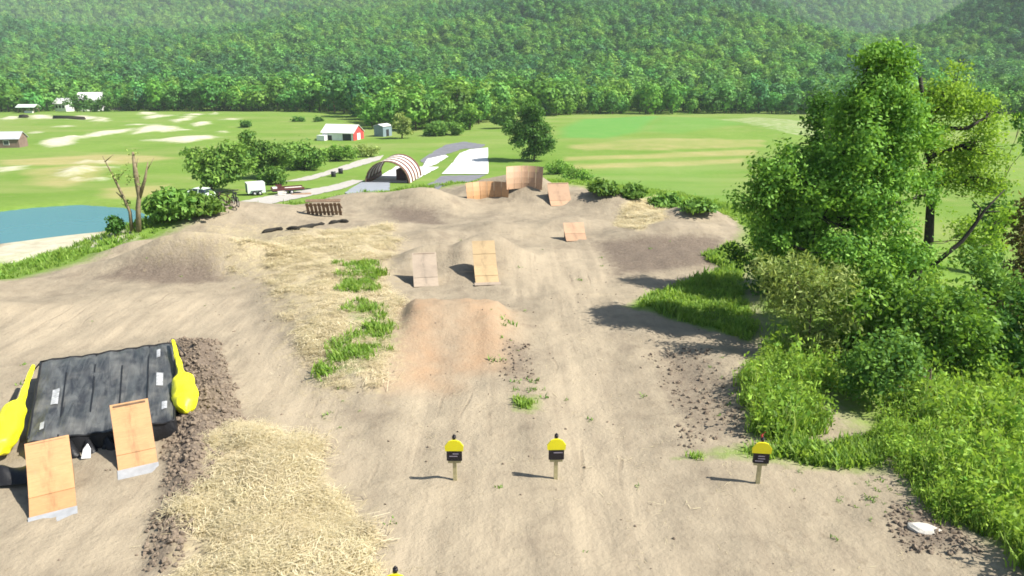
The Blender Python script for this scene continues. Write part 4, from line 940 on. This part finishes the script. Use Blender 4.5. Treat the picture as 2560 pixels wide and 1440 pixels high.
# ------------------------------------------------------------------ yellow and black line signs
def sign(loc, yaw, label, lines, seed, cap=True):
    root = empty('trail_sign', loc, yaw, label, 'sign', 'yellow and black signs at the start of the dirt lines'); r = random.Random(seed)
    t = 1.24
    MB().box((0, 0, t / 2 - .15), (.10, .08, t + .3)).build('post', M['post'], root)
    b = MB(); y0 = -.045
    b.prism([(-.235, t - .34), (.235, t - .34), (.245, t - .20), (.15, t - .07), (.07, t - .035), (-.07, t - .035), (-.15, t - .07), (-.245, t - .20)], y0 - .035, y0, 'y'); b.build('yellow_board', M['yellow_sign'], root)
    k = MB(); k.prism([(-.20, t - .62), (.20, t - .62), (.20, t - .35), (-.20, t - .35)], y0 - .035, y0, 'y'); bd = k.build('black_board', M['black'], root)
    for i in range(lines):                                  # illegible faded line of print
        w_ = r.uniform(.07, .12); zz = t - .42 - .07 * i
        MB().box((r.uniform(-.05, .05), y0 - .0375, zz), (w_ * 2, .003, .022)).build('print_line', M['print'], bd)
    MB().prism([(-.17, t - .70), (.17, t - .70), (.17, t - .64), (-.17, t - .64)], y0 - .018, y0, 'y').build('lower_strip', M['post'], root)
    c_ = MB(); c_.tube([(0, 0, t - .02), (0, 0, t + .06)], [.055, .05], 8); c_.tube([(0, 0, t + .06), (0, 0, t + .10)], [.035, .02], 8); c_.build('cap', M['black'], root)
    return root
sign(hit(1138, 1200, H), 0.0, 'yellow topped black sign on the left of the row of three', 2, 1)
sign(hit(1389, 1197, H), 0.03, 'yellow topped black sign in the middle of the row of three', 1, 2)
sg = sign(hit(1894, 1207, H), -.12, 'yellow topped sign standing alone below the bright weeds', 3, 3)
sign(hit(996, 1560, H), 0.0, 'sign cut off by the bottom edge with only its top showing', 2, 4)
# flagging on top of the lone sign
MB().tube([(0, 0, 1.28), (-.03, 0, 1.38), (.05, .02, 1.46)], [.02, .03, .01], 5).build('red_ribbon', M['red'], sg)

# ------------------------------------------------------------------ slatted rack and sediment socks
loc = hit(812, 540, H); rk = empty('slatted_wooden_rack', loc, math.radians(3), 'dark brown slatted wooden back of a jump in the straw', 'wooden rack'); rk.rotation_euler = (.5, 0, math.radians(3))
for i in range(9):
    x = -1.12 + 2.24 * i / 8
    MB().box((x, .1, .55 + .03 * math.sin(i * 2.1)), (.2, .04, 1.1)).build('slat', M['wood_dark'], rk)
for z in (.25, .9): MB().box((0, .145, z), (2.5, .05, .1)).build('rail', M['wood_side'], rk)
for x in (-1.1, 0, 1.1): MB().tube([(x, .2, 1.0), (x, 1.0, -.1)], .05, 5).build('brace', M['wood_dark'], rk)
MB().box((0, .35, 1.13), (2.45, .3, .04)).build('top_board', M['wood_dark'], rk)
for i, (L_px, lab) in enumerate([([(655, 584), (690, 576), (708, 575)], 'left piece of black sediment sock on the straw'), ([(716, 575), (745, 574), (780, 567), (812, 562)], 'long middle piece of black sediment sock on the straw'),
                  ([(822, 561), (850, 556), (872, 556)], 'right piece of black sediment sock below the slatted rack')]):
    P = [hit(a, b, H) + Vector((0, 0, .08)) for a, b in L_px]; o0 = P[0].copy()
    PP = []
    for j in range(len(P) - 1):
        for s in range(4): PP.append(P[j].lerp(P[j + 1], s / 4) - o0)
    PP.append(P[-1] - o0)
    mb = MB(); r = random.Random(i); mb.tube(PP, [.03] + [.13 + r.uniform(-.025, .04) for _ in PP[2:]] + [.03], 8)
    o = mb.build('sediment_sock', M['sock']); o.location = o0; tag(o, lab, 'sediment sock', 'black sediment socks laid across the straw')

# pale flat rock at lower right
rk_ = MB(); r = np.random.default_rng(4); ring = [(math.cos(a) * (.34 + .06 * r.normal()), math.sin(a) * (.2 + .03 * r.normal())) for a in np.linspace(0, 6.0, 11)]
rk_.add([(x, y, -.1) for x, y in ring] + [(x, y, .05) for x, y in ring] + [(x * .75, y * .75, .10 + .01 * r.normal()) for x, y in ring],
        [tuple(range(10, -1, -1)), tuple(range(22, 33))] + [(k * 11 + i, k * 11 + (i + 1) % 11, (k + 1) * 11 + (i + 1) % 11, (k + 1) * 11 + i) for k in range(2) for i in range(11)])
o = rk_.build('flat_rock', M['rock']); o.location = hit(2310, 1325, H); o.rotation_euler = (.05, .05, -.5); tag(o, 'flat white rock in the crumbled soil at lower right', 'rock')

# ------------------------------------------------------------------ hoop shelter, barn, sheds, pavilion
loc = hit(968, 458, H); loc.z -= .1; hp = empty('hoop_shelter', loc, math.radians(-5), 'arched shelter of alternating maroon and cream bands', 'shelter')
Rw, Rh, Ln = 3.75, 3.75, 10.0; nb = 9
for b in range(nb):
    y0, y1 = Ln * b / nb + .01, Ln * (b + 1) / nb - .01; mb = MB(); k = 16
    for i in range(k):
        a0, a1 = math.pi * i / k, math.pi * (i + 1) / k; e = lambda a, r_, yy: Vector(((Rw + r_) * math.cos(a), yy, (Rh + r_) * math.sin(a)))
        mb.hexa([e(a0, 0, y0), e(a0, 0, y1), e(a1, 0, y1), e(a1, 0, y0)], [e(a0, .06, y0), e(a0, .06, y1), e(a1, .06, y1), e(a1, .06, y0)])
    mb.build('roof_band', M['maroon'] if b % 2 == 0 else M['cream'], hp)
for yy in (.0, Ln):
    mb = MB(); mb.tube([((Rw + .03) * math.cos(math.pi * i / 20), yy, (Rh + .03) * math.sin(math.pi * i / 20)) for i in range(21)], .11, 6); mb.build('arch_frame', M['wood_dark'], hp)
for s in (-1, 1): MB().box((s * 3.5, Ln * .5, .35), (.25, Ln * .9, .7)).build('side_wall', M['maroon'], hp)
MB().box((1.4, 5.5, .9), (1.7, 2.4, 1.8)).build('stacked_panels', M['maroon'], hp)

def house(name, px, py, yaw, wd, ln, wh, rh, mw, mr, label, cat, gable=None, doors=(), wins=(), over=.35, group=None, sink=.2):
    """gable roof, ridge along local x; doors / windows: (x, z, w, h) on the front (-y) wall; gable: material of the +x end"""
    loc = hit(px, py, H); root = empty(name, loc, yaw, label, cat, group)
    MB().box((0, 0, (wh - sink) / 2), (ln, wd, wh + sink)).build('wall', mw, root)
    for s in (-1, 1):
        mb = MB(); mb.prism([(-wd / 2, wh + .002), (wd / 2, wh + .002), (0, wh + rh)], s * ln / 2 - .06, s * ln / 2 + .06); mb.build('gable', gable if (gable and s > 0) else mw, root)
    for s in (-1, 1):
        mb = MB(); y1 = s * (wd / 2 + over); z1 = wh - rh * over / (wd / 2) + .05
        mb.prism([(0, wh + rh + .05), (y1, z1), (y1, z1 + .12), (0, wh + rh + .17)], -ln / 2 - over, ln / 2 + over); mb.build('roof_slope', mr, root)
    for (x, z, w_, h_) in doors: MB().box((x, -wd / 2 - .02, z + h_ / 2), (w_, .08, h_)).build('door', M['dark'], root)
    for (x, z, w_, h_) in wins:
        f = MB().box((x, -wd / 2 - .03, z + h_ / 2), (w_ + .2, .06, h_ + .2)).build('window', M['white_paint'], root)
        MB().box((x, -wd / 2 - .065, z + h_ / 2), (w_, .03, h_)).build('pane', M['glass'], f)
    return root
bn = house('barn', 858, 348, math.radians(-16), 6.2, 9.6, 2.1, 1.9, M['white_paint'], M['white_roof'], 'long white roofed barn with a red gable end', 'barn', M['red'], doors=[(2.9, -.1, 2.6, 1.9), (-2.9, -.1, 2.2, 1.4)])
MB().box((4.88, 0, 1.0), (.1, 6.22, 2.2)).build('end_wall', M['red'], bn)
MB().box((4.96, 0, .95), (.06, 1.8, 1.8)).build('white_door', M['white_paint'], bn)
MB().box((-4.2, -4.1, .7), (2.4, 2.0, 1.4)).build('lean_to', M['white_paint'], bn)
house('shed', 958, 340, math.radians(60), 3.4, 4.0, 2.9, .5, M['blue_grey'], M['white_roof'], 'small blue grey shed right of the red barn', 'shed', doors=[(0, 0, 1.2, 2.0)], over=.2)
house('house', 14, 368, math.radians(10), 5.0, 9.0, 2.4, 1.5, M['brown_wall'], M['grey_roof'], 'low brown building with grey roof at the left edge', 'building', wins=[(-2, .9, 1.2, 1), (1.5, .9, 1.2, 1)])
def far_house(px, y, yaw, ln, wd, wh, rh, label):
    x = xat(px, y, -8); loc = on(x, y); root = empty('house', loc, yaw, label, 'house', 'white roofed houses half hidden in the trees')
    MB().box((0, 0, wh / 2), (ln, wd, wh + .3)).build('wall', M['white_paint'], root)
    for s in (-1, 1):
        mb = MB(); mb.prism([(-wd / 2, wh + .2), (wd / 2, wh + .2), (0, wh + rh)], s * ln / 2 - .06, s * ln / 2 + .06); mb.build('gable', M['white_paint'], root)
        mb = MB(); y1 = s * (wd / 2 + .5); mb.prism([(0, wh + rh + .05), (y1, wh - .2), (y1, wh), (0, wh + rh + .25)], -ln / 2 - .5, ln / 2 + .5); mb.build('roof_slope', M['grey_roof'] if s > 0 else M['white_roof'], root)
    for x_ in (-ln * .3, 0, ln * .3):
        f = MB().box((x_, -wd / 2 - .03, wh * .62), (1.5, .06, 1.7)).build('window', M['white_paint'], root); MB().box((x_, -wd / 2 - .075, wh * .62), (1.2, .03, 1.4)).build('pane', M['glass'], f)
    return root
HOUSES = [(228, 364, .3, 10, 7, 5.2, 3.2, 'big white house with steep roof showing above dark trees'), (158, 356, -.2, 6, 5, 3.6, 2.2, 'small white house left of the big one among trees')]
for h_ in HOUSES: far_house(*h_)
for i, (a, b, rx_, rz_, lab) in enumerate([(192, 268, 22, 22, 'round dark tree in front of the small white house'), (262, 268, 24, 17, 'low dark tree in front of the big white house'),
        (330, 272, 30, 22, 'dark spreading tree right of the white houses'), (400, 272, 34, 18, 'wide dark tree above the log piles'), (225, 266, 16, 12, 'small dark bush below the white gable')]):
    lc = on(xat(a, 344 + i, -11), 344 + i); k_ = ppm(344, -10); rx_ *= 1.25 / k_; rz_ *= 1.2 / k_
    plant('broadleaf_tree', lc, [(0, 0, rz_ * 1.0, rx_, rx_, rz_), (rx_ * .5, .3, rz_ * .9, rx_ * .6, rx_ * .6, rz_ * .8)], [(0, 0, -.5), (0, 0, rz_), (.1, 0, rz_ * 1.6)], .2, 170, 7, .6, 1.0, M['leaf_dark'], M['bark'], lab, 'tree', 560 + i, 'dark trees in front of the white houses', zmin=.1, ow=.9, jit=.5)
loc = on(xat(72, 334, -11), 334); pv = empty('pavilion', loc, .1, 'open pavilion with pale roof on the sandy strip at the left', 'pavilion')
for sx in (-1, 1):
    for sy in (-1, 1): MB().box((sx * 3.2, sy * 2.2, 1.2), (.25, .25, 2.6)).build('post', M['wood_dark'], pv)
for s in (-1, 1): mb = MB(); mb.prism([(0, 3.6), (s * 2.9, 2.5), (s * 2.9, 2.62), (0, 3.74)], -4, 4); mb.build('roof_slope', M['pale_green'], pv)
MB().box((0, 0, .45), (3.4, 1.2, .9)).build('counter', M['white_paint'], pv)

# ------------------------------------------------------------------ parked vehicles and yard things by the gravel road
def wheel(root, x, y, r, w=.2):
    mb = MB(); mb.tube([(x - w / 2, y, r), (x + w / 2, y, r)], r, 14); t_ = mb.build('wheel', M['rubber'], root)
    mb = MB(); mb.tube([(x - w / 2 - .02, y, r), (x + w / 2 + .02, y, r)], r * .55, 10); mb.build('rim', M['steel'], t_)
loc = hit(640, 487, H); tl = empty('cargo_trailer', loc, math.radians(-62), 'white box trailer with dark open rear parked on the gravel road', 'trailer')
mb = MB(); W2, L2, z0, z1 = .95, 1.25, .4, 1.8
for s in (-1, 1): MB().box((s * W2, 0, (z0 + z1) / 2), (.05, 2 * L2, z1 - z0)).build('side_wall', M['pale_green'], tl)
MB().box((0, 0, z0), (2 * W2 - .06, 2 * L2, .1)).build('floor', M['wood_dark'], tl)
MB().box((0, 0, z1 + .04), (2 * W2 + .06, 2 * L2 + .05, .08)).build('roof', M['white_roof'], tl)
MB().box((0, L2, (z0 + z1) / 2), (2 * W2 - .06, .05, z1 - z0)).build('front_wall', M['pale_green'], tl)
MB().box((.1, -L2 + .35, 1.02), (1.3, .4, 1.1)).build('load', M['dark'], tl)
MB().tube([(-.8, L2, .45), (0, L2 + 1.1, .45), (.8, L2, .45)], .05, 5).build('tow_bar', M['dark'], tl)
for s in (-1, 1):
    wheel(tl, s * 1.05, -.35, .33); wheel(tl, s * 1.05, .4, .33)
    MB().box((s * 1.05, .02, .76), (.26, 1.6, .05)).build('fender', M['dark'], tl)
MB().tube([(-.25, L2 + .2, .0), (-.25, L2 + .2, .5)], .05, 5).build('jack_post', M['dark'], tl)

def car(px, py, yaw, m, label):
    loc = hit(px, py, H); root = empty('parked_car', loc, yaw, label, 'car', 'vehicles parked along the gravel road')
    mb = MB(); mb.prism([(-2.2, .35), (2.2, .35), (2.25, .75), (2.0, .95), (1.0, 1.0), (-2.1, 1.02), (-2.25, .7)], -.88, .88); mb.build('body', m, root)
    mb = MB(); v = lambda x, y, z: Vector((x, y, z))
    mb.hexa([v(-.82, -1.95, 1.0), v(.82, -1.95, 1.0), v(.82, 1.0, .99), v(-.82, 1.0, .99)], [v(-.68, -1.6, 1.5), v(.68, -1.6, 1.5), v(.68, .3, 1.5), v(-.68, .3, 1.5)]); mb.build('cabin_glass', M['glass'], root)
    MB().box((0, -.65, 1.525), (1.4, 1.95, .06)).build('roof', m, root)
    for s in (-1, 1):
        for yy in (-1.35, 1.35): wheel(root, s * .82, yy, .33)
        MB().box((s * .62, 2.22, .72), (.3, .06, .14)).build('headlight', M['white'], root)
        for yy in (-.75, .25): MB().box((s * .76, yy, 1.25), (.12, .07, .52), Euler((0, -s * .28, 0)).to_matrix()).build('pillar', m, root)
    return root
car(497, 497, math.radians(70), M['pale_green'], 'pale green car parked at the left end of the gravel road')

loc = hit(720, 484, H); fb = empty('flatbed_trailer', loc, math.radians(-65), 'low dark flatbed trailer stacked with pale boards right of the box trailer', 'trailer')
MB().box((0, 0, .6), (2.0, 4.6, .14)).build('bed', M['dark'], fb)
for s in (-1, 1):
    wheel(fb, s * 1.05, -.5, .34); wheel(fb, s * 1.05, .4, .34); MB().box((s * .98, 0, .85), (.06, 4.6, .3)).build('side_rail', M['maroon'], fb)
MB().tube([(-.8, 2.3, .55), (0, 3.4, .5), (.8, 2.3, .55)], .05, 5).build('tow_bar', M['dark'], fb)
Rm = Euler((0, 0, math.radians(-65))).to_matrix()
rs = random.Random(7)
def put(name, off, make, label, cat, group=None, yaw=None):
    o = empty(name, loc + Rm @ Vector(off), math.radians(-65) if yaw is None else yaw, label, cat, group); make(o); return o
def boards(o, n=5, w=.3, l=2.4, m=None):
    for i in range(n): MB().box(((i % 3 - 1) * (w + .03), rs.uniform(-.1, .1), .04 + .07 * (i // 3)), (w, l, .06), Euler((0, 0, rs.uniform(-.05, .05))).to_matrix()).build('plank', m or M['cream'], o)
put('plank_stack', (0, .9, .68), lambda o: boards(o, 9), 'stack of pale planks lying on the flatbed trailer', 'planks')
def crate(o, s=(.9, .8, .7), m=None):
    m = m or M['maroon']; x, y, z = s
    MB().box((0, 0, .04), (x, y, .06)).build('base', m, o)
    for k in range(3):
        zz = .14 + k * (z - .12) / 2.6
        for sgn in (-1, 1):
            MB().box((0, sgn * y / 2, zz), (x, .03, .16)).build('slat', m, o); MB().box((sgn * (x / 2 - .016), 0, zz), (.03, y - .034, .16)).build('slat', m, o)
put('crate', (-.3, -1.2, .68), lambda o: crate(o), 'dark maroon slatted crate on the flatbed trailer', 'crate')
put('crate', (.6, -1.9, .68), lambda o: crate(o, (.7, .6, .5), M['white_paint']), 'white slatted crate at the rear of the flatbed trailer', 'crate')
put('plank_stack', (2.3, 1.6, .02), lambda o: boards(o, 8, .32, 2.8, M['ply_pink']), 'pinkish planks stacked on the ground beside the flatbed', 'planks')
put('crate', (2.2, -1.2, .0), lambda o: crate(o, (1.1, 1.0, .8), M['cream']), 'cream crate on the gravel in front of the flatbed', 'crate')
def drum(px, py, m, label, r=.42, h=.95):
    o = empty('oil_drum', hit(px, py, H), 0, label, 'drum', 'dark drums beside the gravel track')
    mb = MB(); mb.tube([(0, 0, 0), (0, 0, h)], r, 14); b_ = mb.build('barrel', m, o)
    for z in (.03, h * .34, h * .67, h - .03):
        mb = MB(); mb.tube([(0, 0, z - .025), (0, 0, z + .025)], r + .03, 14); mb.build('hoop', m, b_)
    mb = MB(); mb.tube([(0, 0, h), (0, 0, h + .04)], [r * .3, r * .25], 8); mb.build('bung', M['steel'], o)
drum(834, 442, M['dark'], 'dark drum left of its pair below the shelter'); drum(852, 434, M['dark'], 'dark drum right of its pair below the shelter')
def bike(px, py, yaw, label, m):
    o = empty('parked_bicycle', hit(px, py, H), yaw, label, 'bicycle', 'bicycles left at the left end of the gravel road')
    for yy in (-.58, .58):
        ring_ = [(0, yy + .34 * math.cos(a), .36 + .34 * math.sin(a)) for a in np.linspace(0, 6.2832, 17)]
        mb = MB(); mb.tube(ring_, .03, 5, False); w_ = mb.build('wheel', M['rubber'], o)
        mb = MB(); [mb.tube([(0, yy, .36), (0, yy + .33 * math.cos(a), .36 + .33 * math.sin(a))], .008, 3, False) for a in np.linspace(0, 5.5, 8)]; mb.build('spokes', M['steel'], w_)
    mb = MB()
    for a, b in (((-.58, .36), (-.1, .34)), ((-.58, .36), (-.2, .85)), ((-.1, .34), (-.22, .9)), ((-.1, .34), (.42, .82)), ((-.2, .8), (.4, .9)), ((.58, .36), (.38, 1.0))): mb.tube([(0, *a), (0, *b)], .03, 6)
    mb.build('frame', m, o); MB().box((0, -.24, .93), (.14, .28, .06)).build('saddle', M['rubber'], o)
    mb = MB(); mb.tube([(-.36, .34, 1.06), (0, .4, 1.02), (.36, .34, 1.06)], .022, 6); mb.build('handlebar', M['dark'], o)
bike(545, 519, .9, 'dark bicycle nearest the olive bush on the gravel', M['dark']); bike(565, 518, 1.3, 'maroon bicycle between two others on the gravel', M['maroon']); bike(590, 515, .6, 'dark bicycle nearest the box trailer', M['dark'])
# dark drain pipes and sand humps in the left meadow
for i, (a, b, c_, d_, lab) in enumerate([(255, 272, 335, 276, 'long dark log pile on the sandy strip below the white houses'), (340, 268, 400, 277, 'dark sloping log pile right of the longer one'), (135, 296, 212, 299, 'low dark log line along a sand hump'), (50, 294, 70, 294, 'short dark log in the meadow below the pavilion')]):
    p0, p1 = hit(a, b, H), hit(c_, d_, H); rt = empty('log_pile', p0, 0, lab, 'logs', 'dark log piles across the left meadow')
    for k in range(3):
        off = Vector((0, -.35 + .35 * k, .3 if k != 1 else .75)); mb = MB(); mb.tube([off, (p1 - p0) * .5 + off + Vector((0, 0, .1)), p1 - p0 + off], [.35, .38, .3], 8); mb.build('log', M['bark_dark'], rt)

# ------------------------------------------------------------------ the air
hz = MB().box((0, 1600, 245), (5600, 3560, 560)).build('haze', None)
hm = bpy.data.materials.new('haze_air'); hm.use_nodes = True; hn = hm.node_tree.nodes; hn.remove(hn['Principled BSDF'])
pvn = hn.new('ShaderNodeVolumePrincipled'); pvn.inputs['Color'].default_value = (0.78, 0.93, 0.97, 1); pvn.inputs['Density'].default_value = 0.00012
hm.node_tree.links.new(pvn.outputs[0], hn['Material Output'].inputs['Volume']); hz.data.materials.append(hm)
tag(hz, 'thin pale summer haze over the valley', 'haze', kind='stuff')
